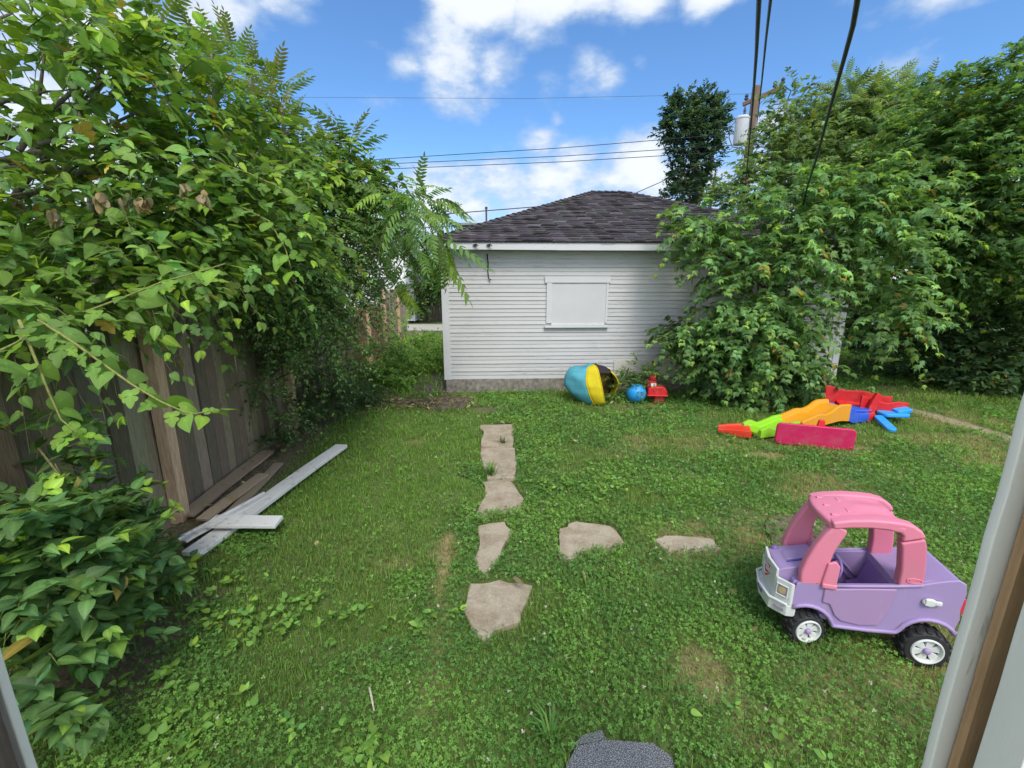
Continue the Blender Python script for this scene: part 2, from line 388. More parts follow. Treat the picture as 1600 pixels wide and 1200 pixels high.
def masks(x, y):
    n = fbm(x, y, 3.0, 3); n2 = fbm(x, y, 9.0, 9)
    dry = blobs(x, y, DRY) * (.55 + .9 * n2)
    dry = np.maximum(dry, .95 * (1 - smooth01(dist_line(x + .16 * (n - .5), y, STRAW[:1] + STRAW) + .10 * (n2 - .5) + .06 * smooth01(y, 3.05, 3.4), .0, .12)) * (.12 + .5 * n2 + .55 * smooth01(y, 2.1, 2.8)))
    dry = np.maximum(dry, .55 * smooth01(fbm(x, y, 1.3, 31), .52, .76) * smooth01(x, .6, 1.6) * smooth01(y, 1.2, 2.0))
    bare = blobs(x, y, BARE) * (.6 + .7 * n)
    bare = np.maximum(bare, 1.0 * (1 - smooth01(dist_line(x, y, DPATH), .07, .22)) * (.6 + .6 * n2))
    bare = np.maximum(bare, .95 * (1 - smooth01(dist_line(x, y, FENCE_LINE), .35, .75)))
    slab = np.zeros(np.shape(x), dtype=bool)
    for k, p in SLABW.items():
        if k != 'h':
            c = np.mean(np.array(p), 0); e = .965 + .22 * (fbm(x, y, 14, 61) - .35); slab |= inpoly(c[0] + (x - c[0]) * e, c[1] + (y - c[1]) * e, p)
    slab |= inpoly(x, y, MATW) | inpoly(x, y, MATW2) | inpoly(x, y, JOINED)
    clov = smooth01(fbm(x, y, 1.6, 17) + .25 * smooth01(x, -.9, -.2) - .25 * smooth01(y - .25 * x, 3.4, 4.8) + .3 * np.exp(-((x - 1.2) / 1.5) ** 2 - ((y - 6.0) / 1.1) ** 2)
                    + .12 * np.exp(-((x - .2) / .7) ** 2), .50, .68)
    clov = clov * (1 - .8 * (dry > .5))
    return dry, np.clip(bare, 0, 1), slab, clov
def height(x, y):
    return .02 * (fbm(x, y, .9, 5) - .5) + .012 * (fbm(x, y, 4, 8) - .5) - .012
# one sheet: a fine grid by the house, growing coarser to the horizon
gx = np.concatenate([-np.geomspace(400, 6.2, 24), np.arange(-6, 11.01, .06), np.geomspace(11.2, 400, 24)])
gy = np.concatenate([-np.geomspace(60, .6, 10), np.arange(-.5, 10.01, .06), np.geomspace(10.2, 700, 34)])
GX, GY = np.meshgrid(gx, gy)
dr, ba, sl, cl = masks(GX, GY)
inner = (np.abs(GX - 2) < 12) & (GY < 14)
GZ = np.where(inner, height(GX, GY), -.015)
near_slab = np.zeros(GX.shape, dtype=bool)
for k, p in list(SLABW.items()) + [('m', MATW), ('n', MATW2)]:
    pp = np.array(p); c = pp.mean(0); near_slab |= inpoly(GX, GY, [tuple(c + (q - c) * 1.22) for q in pp])
GZ = np.where(near_slab, -.03, GZ)
n1 = fbm(GX, GY, 6, 2); 
gc = np.stack([.072 + .04 * n1, .100 + .06 * n1, .028 + .012 * n1], -1)
soil = np.stack([.125 + .07 * n1, .098 + .055 * n1, .066 + .04 * n1], -1)
path = np.stack([.26 + .07 * n1, .205 + .06 * n1, .135 + .04 * n1], -1)
drc = np.stack([.24 + .08 * n1, .19 + .06 * n1, .095 + .03 * n1], -1)
gc = gc + (drc - gc) * np.clip(dr, 0, 1)[..., None]
onpath = (dist_line(GX, GY, DPATH) < .3)[..., None]
gc = gc + (np.where(onpath, path, soil) - gc) * np.clip(ba * 1.2, 0, 1)[..., None]
nx, ny = len(gx), len(gy)
idx = np.arange(nx * ny).reshape(ny, nx)
Q = np.stack([idx[:-1, :-1], idx[:-1, 1:], idx[1:, 1:], idx[1:, :-1]], -1).reshape(-1, 4)
o = npmesh('ground', np.stack([GX, GY, GZ], -1).reshape(-1, 3), Q, gc.reshape(-1, 3), 'ground', smooth=True)
tag(o, 'lawn soil and thatch of the backyard reaching back to the alley', kind='structure')
alley = MB(); alley.add([(-40, 17.6, .004), (40, 19.2, .004), (40, 22.0, .004), (-40, 20.6, .004)], [(0, 1, 2, 3)])
tag(alley.build('alley_road', 'alley'), 'pale gravel alley behind the garage', kind='structure')
SLAB_LABEL = {
 'a': 'nearest concrete slab of the garden path, wide with a pointed lower edge', 'b': 'narrow concrete slab half overgrown by clover, second from the camera on the path',
 'c': 'concrete slab with slanting sides in the middle of the path', 'd': 'concrete path slab with a grass tuft at its lower edge', 'e': 'farthest concrete slab of the path towards the garage',
 'f': 'concrete slab beside the path, half covered by clover on its lower side', 'g': 'thin sliver of concrete slab showing through clover between path and toy car',
 'h': 'brownish earth stained slab behind the pink toy car roof', 'i': 'dark stained concrete slab at the corner of the garage', 'j': 'reddish concrete slab lying in front of the garage corner slab'}
for k, poly in SLABW.items():
    m = MB(); pp = np.array(poly)
    # finer, slightly ragged outline
    out = []
    for i in range(len(pp)):
        a, b = pp[i], pp[(i + 1) % len(pp)]
        for t in (0, .33, .66):
            q = a + (b - a) * t; out.append(tuple(q + rng.normal(0, .010, 2)))
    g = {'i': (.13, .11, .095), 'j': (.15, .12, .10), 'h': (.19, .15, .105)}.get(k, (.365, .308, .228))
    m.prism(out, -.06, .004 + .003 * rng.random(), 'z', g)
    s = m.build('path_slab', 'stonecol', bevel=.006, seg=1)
    tag(s, SLAB_LABEL[k], 'paving slab', 'concrete slabs in the lawn')
m = MB(); m.prism([tuple(p) for p in MATW], -.03, .012, 'z', (.085, .09, .095))
sp = MATS['stonecol']
def speckle():
    mm, t, b, o = newmat('mat_grit')
    n = noise(t, 260, 2, .5)
    LK(t, ramp(t, n, [(.40, (.035, .037, .042)), (.52, (.10, .105, .115)), (.62, (.32, .33, .34))]), b.inputs['Base Color']); b.inputs['Roughness'].default_value = .9
    bump(t, b, n, .5, .003)
speckle()
tag(m.build('shingle_mat', 'mat_grit', bevel=.003, seg=1), 'speckled dark grey roofing shingle laid as a step in the grass', 'mat')
m = MB(); m.prism([tuple(p) for p in MATW2], -.03, .008, 'z'); m.build('x', 'mat_grit')
o = bpy.data.objects['x']; o.name = 'shingle_scrap'; tag(o, 'small plain dark shingle scrap poking out behind the speckled step', 'shingle')
# ------------------------------------------------------------------ leaf templates: (verts, tris, shade)
def simple_leaf(prof, fold=.18, droop=.18, n=None):
    """prof: list of (t, halfwidth)"""
    V = []; Tt = []; n = len(prof)
    for t, w in prof:
        z = -droop * t * t
        V += [(-w, t, z + fold * w), (0, t, z), (w, t, z + fold * w)]
    for i in range(n - 1):
        a = i * 3; b = a + 3
        for s in (0, 1):
            Tt += [(a + s, a + s + 1, b + s + 1), (a + s, b + s + 1, b + s)]
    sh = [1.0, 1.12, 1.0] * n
    return np.array(V), np.array(Tt), np.array(sh)
def star_leaf(outline, centre=(0, .12), fold=.1, droop=.25):
    """half outline (x>=0) from the base to the tip, mirrored; fan about the vein junction"""
    half = outline; full = half + [(-x, y) for x, y in half[::-1] if x > 1e-6]
    V = [(centre[0], centre[1], 0)] + [(x, y, -droop * ((x - centre[0]) ** 2 + (y - centre[1]) ** 2) + fold * abs(x)) for x, y in full]
    n = len(full)
    Tt = [(0, 1 + i, 1 + (i + 1) % n) for i in range(n)]
    rad = np.array([0] + [math.hypot(x - centre[0], y - centre[1]) for x, y in full])
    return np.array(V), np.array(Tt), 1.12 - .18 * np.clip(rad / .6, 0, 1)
def veined_leaf(prof, fold=.18, droop=.18, rows=13):
    V = []; Sh = []; Tt = []; ts = np.linspace(prof[0][0], 1, rows)
    for i, t in enumerate(ts):
        w = float(np.interp(t, [p[0] for p in prof], [p[1] for p in prof])); z = -droop * t * abs(t); m_ = min(.012, w * .4 + 1e-4); rib = (.010 if i % 2 else -.004)
        for x_, k in ((-w, 0), (-w * .5, .5), (-m_, 1), (m_, 1), (w * .5, .5), (w, 0)):
            V.append((x_, t - .10 * (abs(x_) if i % 2 else abs(x_) * .8), z + fold * abs(x_) + (rib if k == .5 else 0)))
            Sh.append(1.32 if k == 1 else (1.07 if i % 2 else .93) * (1 if k else .96))
    for i in range(rows - 1):
        for c in range(5): a = i * 6 + c; Tt += [(a, a + 1, a + 7), (a, a + 7, a + 6)]
    return np.array(V), np.array(Tt), np.array(Sh)
def add_veins(leaf, tips, centre):
    V, T, Sh = [list(map(tuple, leaf[0])), list(map(tuple, leaf[1])), list(leaf[2])]
    full = np.array(leaf[0])
    for (tx, ty) in tips:
        j = int(np.argmin(np.hypot(full[:, 0] - tx, full[:, 1] - ty))); e = full[j] * .97; c = full[0]; d = e - c; nrm = np.array((-d[1], d[0], 0)) / max(np.hypot(d[0], d[1]), 1e-6) * .011
        b = len(V); V += [tuple(c + nrm + (0, 0, .006)), tuple(c - nrm + (0, 0, .006)), tuple(e + (0, 0, .006))]; T.append((b, b + 1, b + 2)); Sh += [1.5, 1.5, 1.3]
    return np.array(V), np.array(T), np.array(Sh)
OV = simple_leaf([(0, .0), (.12, .15), (.35, .25), (.6, .22), (.82, .11), (1, 0)])
OVN = simple_leaf([(0, .0), (.2, .12), (.5, .17), (.8, .09), (1, 0)])
HEART = simple_leaf([(-.06, .16), (.05, .30), (.22, .40), (.45, .36), (.68, .22), (.86, .08), (1, 0)], .15, .25)
HEART2 = simple_leaf([(-.04, .12), (.06, .26), (.25, .36), (.5, .33), (.72, .2), (.88, .07), (1, 0)], .05, .45)
MAPLE = star_leaf([(0, 0), (.10, -.02), (.30, -.10), (.27, .04), (.52, .12), (.40, .22), (.60, .44), (.40, .42), (.30, .50), (.20, .44), (.24, .68), (.10, .70), (0, 1.0)], (0, .1), .12, .35)
MAPLE2 = star_leaf([(0, 0), (.10, .0), (.34, -.05), (.24, .1), (.5, .24), (.36, .30), (.52, .58), (.3, .48), (.16, .46), (.2, .72), (.08, .72), (0, 1.0)], (0, .1), -.05, .6)
MULB = star_leaf([(0, .0), (.12, -.07), (.27, -.05), (.36, .08), (.38, .22), (.32, .32), (.22, .36), (.17, .40), (.25, .42), (.34, .50), (.33, .62), (.24, .70), (.17, .72), (.18, .78), (.10, .92), (0, 1.0)], (0, .25), .14, .3)
MULB2 = star_leaf([(0, .0), (.14, -.08), (.30, -.03), (.40, .12), (.41, .28), (.36, .45), (.27, .62), (.16, .8), (.07, .92), (0, 1.0)], (0, .25), .1, .45)
MULBV = add_veins(MULB, [(0, 1), (.33, .62), (-.33, .62), (.38, .22), (-.38, .22), (.27, -.05), (-.27, -.05)], (0, .25)); MULB2V = add_veins(MULB2, [(0, 1), (.27, .62), (-.27, .62), (.41, .28), (-.41, .28), (.30, -.03), (-.30, -.03)], (0, .25))
HEARTV = veined_leaf([(-.06, .12), (.05, .30), (.22, .40), (.45, .36), (.68, .22), (.86, .08), (1, 0)], .15, .25); HEART2V = veined_leaf([(-.04, .12), (.06, .26), (.25, .36), (.5, .33), (.72, .2), (.88, .07), (1, 0)], .05, .45); OVV = veined_leaf([(0, .0), (.12, .15), (.35, .25), (.6, .22), (.82, .11), (1, 0)], .2, .3)
MAPLE3 = star_leaf([(0, 0), (.12, -.03), (.36, -.02), (.28, .10), (.48, .30), (.34, .32), (.44, .58), (.26, .52), (.14, .50), (.16, .74), (.07, .74), (0, 1.0)], (0, .1), .2, .9)
def frond(npairs=9, lw=.2, curve=.3, terminal=True, hang=.25, seed=0):
    rg = np.random.default_rng(seed)
    lv, lt, ls = simple_leaf([(0, .03), (.15, .15), (.45, .16), (.75, .09), (1, 0)], .15, .25)
    V = []; T = []; Sh = []
    def rp(t): return np.array((0, t, -curve * t * t))
    # rachis strip
    k = 7
    for i in range(k):
        t = i / (k - 1); p = rp(t)
        V += [p + (-.006, 0, 0), p + (.006, 0, 0)]; Sh += [1.3, 1.3]
    for i in range(k - 1): T += [(2 * i, 2 * i + 1, 2 * i + 3), (2 * i, 2 * i + 3, 2 * i + 2)]
    for j in range(npairs + (1 if terminal else 0)):
        t = .14 + .84 * j / npairs
        L = lw * (0.75 + .45 * math.sin(math.pi * min(1, .18 + .72 * j / npairs))) * rg.uniform(.9, 1.1)
        for s in ((-1, 1) if j < npairs else (0,)):
            d = unit(np.array((s * 1.0, .42 + .35 * t + rg.normal(0, .06), -hang + rg.normal(0, .1)))) if s else unit(np.array((0., 1, -.4)))
            nrm = unit(np.array((0, .15, 1.0)) + rg.normal(0, .15, 3)); nrm = unit(nrm - d * (nrm @ d)); x = np.cross(d, nrm)
            P = lv[:, :1] * x * L + lv[:, 1:2] * d * L + lv[:, 2:] * nrm * L + rp(t)
            b = len(V); V += list(P); T += [tuple(q + b) for q in lt]; Sh += list(ls)
    return np.array(V), np.array(T), np.array(Sh)
FR = [frond(9, .19, .30, seed=1), frond(10, .18, .45, seed=2), frond(8, .20, .15, seed=3)]
FRB = [frond(8, .22, .45, hang=.45, seed=4), frond(7, .23, .7, hang=.55, seed=5), frond(8, .21, .3, hang=.3, seed=6)]
class Leaves:
    """collects leaf transforms, writes one mesh"""
    def __init__(self): self.parts = []
    def put(self, tmpl, P, D, Nn, size, col):
        """P, D (direction), Nn (normal) (n,3); size (n,), col (n,3)"""
        D = unit(D); Nn = unit(Nn - D * np.sum(Nn * D, -1, keepdims=True)); X = np.cross(D, Nn)
        tm = tmpl if isinstance(tmpl, list) else [tmpl]
        pick = rng.integers(0, len(tm), len(P))
        for i, t in enumerate(tm):
            m = pick == i
            if m.any(): self.parts.append((t, P[m], X[m], D[m], Nn[m], size[m], col[m]))
    def build(self, name, mat='leaf', parent=None):
        Vs, Ts, Cs = [], [], []; base = 0
        for (t, P, X, D, Nn, s, c) in self.parts:
            v, tr, sh = t; n = len(P); k = len(v)
            wx = 1 + rng.normal(0, .1, (n, 1, 1))
            A = (v[None, :, 0:1] * X[:, None, :] * wx + v[None, :, 1:2] * D[:, None, :] + v[None, :, 2:3] * Nn[:, None, :] * (1 + rng.normal(0, .5, (n, 1, 1)))) * s[:, None, None] + P[:, None, :]
            Vs.append(A.reshape(-1, 3)); Ts.append((tr[None] + (np.arange(n) * k)[:, None, None]).reshape(-1, 3) + base)
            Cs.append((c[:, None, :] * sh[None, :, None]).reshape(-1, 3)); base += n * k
        return npmesh(name, np.concatenate(Vs), np.concatenate(Ts), np.clip(np.concatenate(Cs), 0, 1), mat, parent)
def rnd(n): return unit(rng.normal(0, 1, (n, 3)))
UP = np.array((0, 0, 1.0))
def jcol(base, n, v=.22, hue=.10):
    b = np.asarray(base); f = np.exp(rng.normal(0, v, (n, 1)))
    h = rng.normal(0, hue, (n, 1))
    return b * f * (1 + np.concatenate([h, h * .2, -h], 1))
def sprays(L, tmpl, O, D, length, n, size, base, tip, tipshare=.35, droop=.35, opposite=True, spread=.9, flat=1.0, young=.45, jit=.3):
    """leafy twigs from O along D; the last leaves of some twigs are young and pale"""
    N_ = len(O); D = unit(D)
    side = np.cross(D, UP + rng.normal(0, .15, (N_, 3))); side = unit(side)
    ln = length * rng.uniform(.7, 1.25, (N_, 1)); pale = (rng.random((N_, 1)) < tipshare) * rng.uniform(.5, 1, (N_, 1))
    spray_shade = np.exp(rng.normal(0, .18, (N_, 1)))
    for k in range(n):
        t = (k + .6) / n
        P = O + D * ln * t; P[:, 2:] -= droop * ln * t * t
        Dk = D.copy(); Dk[:, 2:] -= 2 * droop * t * .8
        sides = (1, -1) if opposite else ((1,) if k % 2 else (-1,))
        if k == n - 1: sides = sides + (0,)
        for s in sides:
            d = unit(Dk * (.55 + .5 * t) + side * s * spread + rng.normal(0, jit, (N_, 3)))
            nr = unit(UP * flat + rng.normal(0, .42, (N_, 3)) + D * .25)
            a = pale * float(smooth01(np.array(t), .55, 1.0))
            c = jcol(base, N_) * spray_shade; c = c * (1 - a) + jcol(tip, N_, .12) * a
            old = rng.random(N_) < .018; c[old] = jcol((.36, .29, .07), int(old.sum()), .3)
            sz = size * rng.uniform(.7, 1.2, N_) * (1 - young * t ** 2)
            L.put(tmpl, P + d * size * .15, d, nr, sz, c)
def twigs(O, D, length, droop, rad):
    """three-sided thin twigs, one mesh chunk (V,T)"""
    n = len(O); D = unit(D); s = unit(np.cross(D, UP + .01)); u = np.cross(D, s)
    rings = []
    for t in (0, .5, 1):
        P = O + D * length * t; P[:, 2] -= droop * length * t * t
        r = rad * (1 - .8 * t)
        rings.append(np.stack([P + s * r, P - s * r * .5 + u * r * .87, P - s * r * .5 - u * r * .87], 1))
    V = np.stack(rings, 1).reshape(-1, 3)
    q = []
    for i in range(2):
        for k in range(3):
            a, b = i * 3 + k, i * 3 + (k + 1) % 3; c, d = b + 3, a + 3
            q += [(a, b, c), (a, c, d)]
    T = (np.array(q)[None] + (np.arange(n) * 9)[:, None, None]).reshape(-1, 3)
    return V, T
def blob_points(c, r, n, shell=.55, up=.25):
    """points through an ellipsoid, denser near its skin, and outward directions"""
    d = rnd(n); rr = shell + (1 - shell) * rng.random((n, 1)) ** .7
    rr *= 1 + rng.normal(0, .10, (n, 1))
    inner = rng.random((n, 1)) < .22; rr = np.where(inner, rr * rng.random((n, 1)), rr)
    P = c + d * rr * r
    return P, unit(d * np.array((1, 1, .7)) + UP * up + rng.normal(0, .3, (n, 3)))
def limb(a, b, bend=.12, n=7):
    a, b = np.array(a, float), np.array(b, float); L = np.linalg.norm(b - a)
    off = rng.normal(0, bend * L, 3); off[2] = abs(off[2])
    return [tuple(a + (b - a) * t + off * math.sin(math.pi * t) + rng.normal(0, .012 * L, 3) * (0 < t < 1)) for t in np.linspace(0, 1, n)]
def plant(name, label, cat, base, clumps, tmpl, spray_len, nleaf, size, col, tip, tipshare=.35, droop=.35, trunk_r=.08, group=None, fork=.45,
          limb_col=(.12, .10, .075), opposite=True, flat=1.0, up=.25, shell=.55, bias=None, twig=True, jit=.3, dens=1.0, trunk_top=None, extra=None, young=.45):
    """clumps: (px, py, depth, rx_px, ry_px, rdepth_m, sprays)"""
    root = empty(name, tuple(base), 0, label, cat, group)
    L = Leaves(); W_ = MB(); off = np.array(base, float)
    cen = []
    TV, TT, tb = [], [], 0
    for (px, py, Y, rx, ry, rd, ns) in clumps:
        c = at(px, py, Y); sc = (Y * math.cos(PITCH) - (c[2] - CAM_H) * math.sin(PITCH)) / FPX
        r = np.array((rx * sc, rd, ry * sc)); cen.append((c, r))
        P, D = blob_points(c, r, int(ns * dens), shell, up)
        keep = P[:, 2] > .04; P, D = P[keep], D[keep]
        if bias is not None: D = unit(D + np.array(bias))
        sprays(L, tmpl, P - off, D, spray_len, nleaf, size, col, tip, tipshare, droop, opposite, flat=flat, jit=jit, young=young)
        if twig:
            v, t = twigs(P - off, D, spray_len, droop, .004); TV.append(v); TT.append(t + tb); tb += len(v)
    if extra: extra(L, off)
    L.build('crown', 'leaf', root)
    # trunk and limbs
    top = np.array(trunk_top if trunk_top is not None else off + (np.mean([c for c, r in cen], 0) - off) * fork)
    tp = limb(off * 0, top - off, .05)
    W_.tube(tp, list(np.linspace(trunk_r, trunk_r * .55, len(tp))), 9, limb_col)
    for c, r in cen:
        k = tp[int(rng.integers(3, len(tp)))]
        W_.tube(limb(k, c - off, .08), list(np.linspace(trunk_r * .4, .006, 7)), 6, limb_col)
    tr = W_.build('trunk', 'bark', root, smooth=True)
    if TV:
        V = np.concatenate(TV); npmesh('twigs', V, np.concatenate(TT), np.tile(np.array(limb_col) * (1.0, 1.25, .8), (len(V), 1)), 'bark', root)
    return root
# ------------------------------------------------------------------ garage
GA = math.atan2(.35, 7.47)
GW, GD, Z0, Z1 = 7.48, 6.6, .24, 2.62
gar = empty('garage', (-1.23, 7.9, 0), GA, 'white clapboard garage with dark hip roof and peeling paint', 'garage')
def siding(m, org, ux, L, z0, z1, course=.072):
    """lapped boards on a wall starting at org and running along ux; outward is to the right of ux"""
    ux = np.array(ux, float); out = np.array((ux[1], -ux[0], 0)); org = np.array(org, float)
    xs = np.linspace(0, L, int(L / .25) + 2)
    nrow = int((z1 - z0) / course)
    for i in range(nrow):
        a = z0 + i * course; b = a + course
        lip = .017 if i % 2 == 0 else .011
        vs = []
        for x in xs:
            w = .0035 * (vnoise(x, i * 7.3, 1.3, 4) - .5); w2 = .004 * vnoise(x, i * 3.1, .9, 8)
            p = org + ux * x
            vs += [p + out * (.002) + UP * (a + w), p + out * (lip + w2) + UP * (a + w), p + out * (.004) + UP * (b + .004 + w)]
        fs = []
        for k in range(len(xs) - 1):
            q = 3 * k
            fs += [(q, q + 3, q + 4, q + 1), (q + 1, q + 4, q + 5, q + 2)]
        m.add(vs, fs)
m = MB()
siding(m, (0, 0, 0), (1, 0, 0), GW, Z0, Z1); siding(m, (GW, 0, 0), (0, 1, 0), GD, Z0, Z1); siding(m, (GW, GD, 0), (-1, 0, 0), GW, Z0, Z1); siding(m, (0, GD, 0), (0, -1, 0), GD, Z0, Z1)
for c, s in (((GW / 2, .06, (Z0 + Z1) / 2), (GW - .01, .1, Z1 - Z0)), ((GW / 2, GD - .06, (Z0 + Z1) / 2), (GW - .01, .1, Z1 - Z0)), ((.06, GD / 2, (Z0 + Z1) / 2), (.1, GD - .3, Z1 - Z0)), ((GW - .06, GD / 2, (Z0 + Z1) / 2), (.1, GD - .3, Z1 - Z0))): m.box(c, s)
m.build('wall', 'siding', gar)
for (x, y) in ((0, 0), (GW, 0), (0, GD), (GW, GD)):
    sx = 1 if x == 0 else -1; sy = 1 if y == 0 else -1; m = MB()
    xa, xb = sorted((x - sx * .024, x + sx * .105)); ya, yb = sorted((y - sy * .024, y + sy * .09)); xi, yi = x - sx * .002, y - sy * .002
    m.prism([(x - sx * .024, y - sy * .024), (x + sx * .105, y - sy * .024), (x + sx * .105, yi), (xi, yi), (xi, y + sy * .09), (x - sx * .024, y + sy * .09)], Z0 - .01, Z1 - .03, 'z')
    m.build('corner_board', 'trim', gar, .003, 1)
m = MB()
m.box((GW / 2 - .6, .10, .11), (GW - 1.2, .24, .262)); m.box((.10, GD / 2, .10), (.22, GD - .3, .25)); m.box((GW / 2, GD - .1, .10), (GW - .1, .22, .25)); m.box((GW - .11, GD / 2 + .2, .1), (.2, GD - .8, .25))
m.build('foundation', 'concrete_found', gar, .008, 1)
m = MB(); m.box((GW - .42, .10, .10), (.78, .26, .27)); m.build('brick_pier', 'brick_pier', gar, .006, 1)
# eaves
ex0, ex1, ey0, ey1, ez, rz = -.22, GW + .22, -.25, GD + .25, 2.66, 4.13
m = MB()
m.box(((ex0 + 1.0) , ey0, ez - .065), (2.4, .026, .128), (0, R(.25), 0)); m.box(((ex0 + 2.2 + ex1) / 2, ey0 - .001, ez - .070), (ex1 - ex0 - 2.2, .024, .128), (0, R(-.05), 0))
m.box((ex0, (ey0 + ey1) / 2, ez - .066), (.024, ey1 - ey0 - .06, .125)); m.box((ex1, (ey0 + ey1) / 2, ez - .066), (.024, ey1 - ey0 - .06, .125)); m.box(((ex0 + ex1) / 2, ey1, ez - .066), (ex1 - ex0, .024, .125))
m.build('fascia', 'trim', gar, .003, 1)
m = MB(); m.box(((ex0 + ex1) / 2, (ey0 + .02 + 0) / 2 + .02, ez - .11), (ex1 - ex0 - .06, .25, .012)); m.box((ex0 / 2 + .012, GD / 2, ez - .112), (.2, GD, .012)); m.box((GW + .1, GD / 2, ez - .112), (.2, GD, .012)); m.build('soffit', 'trim', gar)
hd = (ey1 - ey0) / 2 + .03
E = [np.array(p, float) for p in ((ex0 - .03, ey0 - .03, ez), (ex1 + .03, ey0 - .03, ez), (ex1 + .03, ey1 + .03, ez), (ex0 - .03, ey1 + .03, ez))]
RL, RR = np.array((ex0 - .03 + hd, ey0 - .03 + hd, rz)), np.array((ex1 + .03 - hd, ey0 - .03 + hd, rz))
def shingles(m, p0, p1, q0, q1, tab=.27, expo=.125, lift=(.012, .030)):
    n = unit(np.cross(p1 - p0, q0 - p0)); s = np.linalg.norm((q0 + q1) / 2 - (p0 + p1) / 2); rows = int(s / expo)
    for k in range(rows):
        f0, f1 = k / rows, min(1.0, (k + 1.25) / rows)
        a0, a1 = p0 + (q0 - p0) * f0, p1 + (q1 - p1) * f0; b0, b1 = p0 + (q0 - p0) * f1, p1 + (q1 - p1) * f1
        L = np.linalg.norm(a1 - a0)
        if L < .08: continue
        e = np.unique(np.clip(np.concatenate([[0], (np.arange(-1, int(L / tab) + 2) + (.5 if k % 2 else 0) + .0) * tab / L + rng.normal(0, .012, int(L / tab) + 3) / L, [1]]), 0, 1))
        rowdrop = rng.normal(0, .004)
        for u, v in zip(e[:-1], e[1:]):
            if (v - u) * L < .02: continue
            c = np.array((.050, .044, .047)) * np.exp(rng.normal(0, .32)) * (1 + rng.normal(0, .06, 3))
            g = .003 / L; us = np.linspace(u + g, v - g, 4)
            hl = lift[0] + lift[1] * rng.random() ** 1.5
            prof = (.25 + .6 * rng.random(), 1.0, .8 + .2 * rng.random(), .2 + .6 * rng.random())
            sl = (q0 + q1 - p0 - p1); sl = unit(sl)
            drop = rng.normal(0, .004) + rowdrop
            lo = [a0 + (a1 - a0) * w + n * hl * h + sl * drop for w, h in zip(us, prof)]
            lb = [x - n * (.006 + hl * h) for x, h in zip(lo, prof)]
            hi = [b0 + (b1 - b0) * w + n * .002 for w in us]
            vs = lo + hi + lb
            m.add(vs, [(i, i + 1, i + 5, i + 4) for i in range(3)] + [(8 + i, 9 + i, i + 1, i) for i in range(3)], tuple(c))
m = MB()
shingles(m, E[0], E[1], RL, RR); shingles(m, E[1], E[2], RR, RR); shingles(m, E[2], E[3], RR, RL); shingles(m, E[3], E[0], RL, RL)
# hip and ridge caps
def caps(m, a, b, w=.13):
    L = np.linalg.norm(b - a); d = (b - a) / L; s = unit(np.cross(d, UP)); n = int(L / .16)
    for i in range(n):
        p, q = a + d * (L * i / n - .02), a + d * (L * (i + 1) / n + .03)
        c = tuple(np.array((.058, .052, .056)) * np.exp(rng.normal(0, .2))); z0, z1 = .034 + .01 * rng.random(), .016
        m.add([p + s * w - UP * (.05 - z0), p + UP * z0, p - s * w - UP * (.05 - z0), q + s * w - UP * (.05 - z1), q + UP * z1, q - s * w - UP * (.05 - z1)], [(0, 1, 4, 3), (1, 2, 5, 4)], c)
for a, b in ((E[0], RL), (E[3], RL), (E[1], RR), (E[2], RR)): caps(m, a, b)
caps(m, RL, RR)
# deck under the shingles
low = np.array((0, 0, -.012))
m.add([E[0] + low, E[1] + low, E[2] + low, E[3] + low, RL + low, RR + low], [(0, 1, 5, 4), (1, 2, 5), (2, 3, 4, 5), (3, 0, 4), (3, 2, 1, 0)], (.04, .036, .038))
m.build('roof', 'shingle', gar)
# boarded window
wx0, wx1, wz0, wz1 = 1.85, 2.97, 1.17, 2.09
win = MB()
win.box((wx0 + .05, -.024, (wz0 + wz1) / 2), (.10, .03, wz1 - wz0 - .20)); win.box((wx1 - .02, -.023, (wz0 + wz1) / 2), (.04, .028, wz1 - wz0 - .20))
win.box(((wx0 + wx1) / 2 - .005, -.027, wz1 - .05), (wx1 - wx0 + .06, .036, .11))
wn = win.build('window', 'trim', gar, .003, 1)
m = MB(); m.box(((wx0 + wx1) / 2 + .03, -.016, (wz0 + wz1) / 2 - .03), (wx1 - wx0 - .14, .022, wz1 - wz0 - .17)); m.build('cover_panel', 'cover', wn, .002, 1)
m = MB(); m.box(((wx0 + wx1) / 2 - .005, -.04, wz0 + .035), (wx1 - wx0 + .05, .07, .035)); m.box(((wx0 + wx1) / 2 + .02, -.020, wz0 + .075), (wx1 - wx0 - .14, .03, .04)); m.build('sill', 'trim', wn, .004, 1)
# side door behind the maple
d = MB(); d.box((4.68, -.024, 1.19), (.10, .03, 1.86)); d.box((5.62, -.024, 1.19), (.10, .03, 1.86)); d.box((5.15, -.025, 2.16), (1.06, .032, .1)); dd = d.build('door', 'trim', gar, .003, 1)
m = MB(); m.box((5.15, -.012, 1.18), (.83, .02, 1.84)); 
for zz in (.7, 1.6): m.box((5.15, -.024, zz), (.55, .012, .62))
m.build('door_panel', 'cover', dd, .003, 1)
m = MB(); m.lathe([(.018, -.03), (.03, -.05), (.028, -.07), (.008, -.075)], 12, 'y', (4.82, 0, 1.1)); m.build('door_knob', 'metal_dark', dd, smooth=True)
m = MB(); m.box((3.90, -.022, .415), (1.52, .018, .33)); m.build('base_panel', 'beige_board', gar, .002, 1)
m = MB(); m.lathe([(.035, -.02), (.04, -.05), (.03, -.07), (.02, -.071)], 14, 'y', (3.05, 0, .40)); m.build('outlet_cover', 'beige_board', gar, smooth=True)
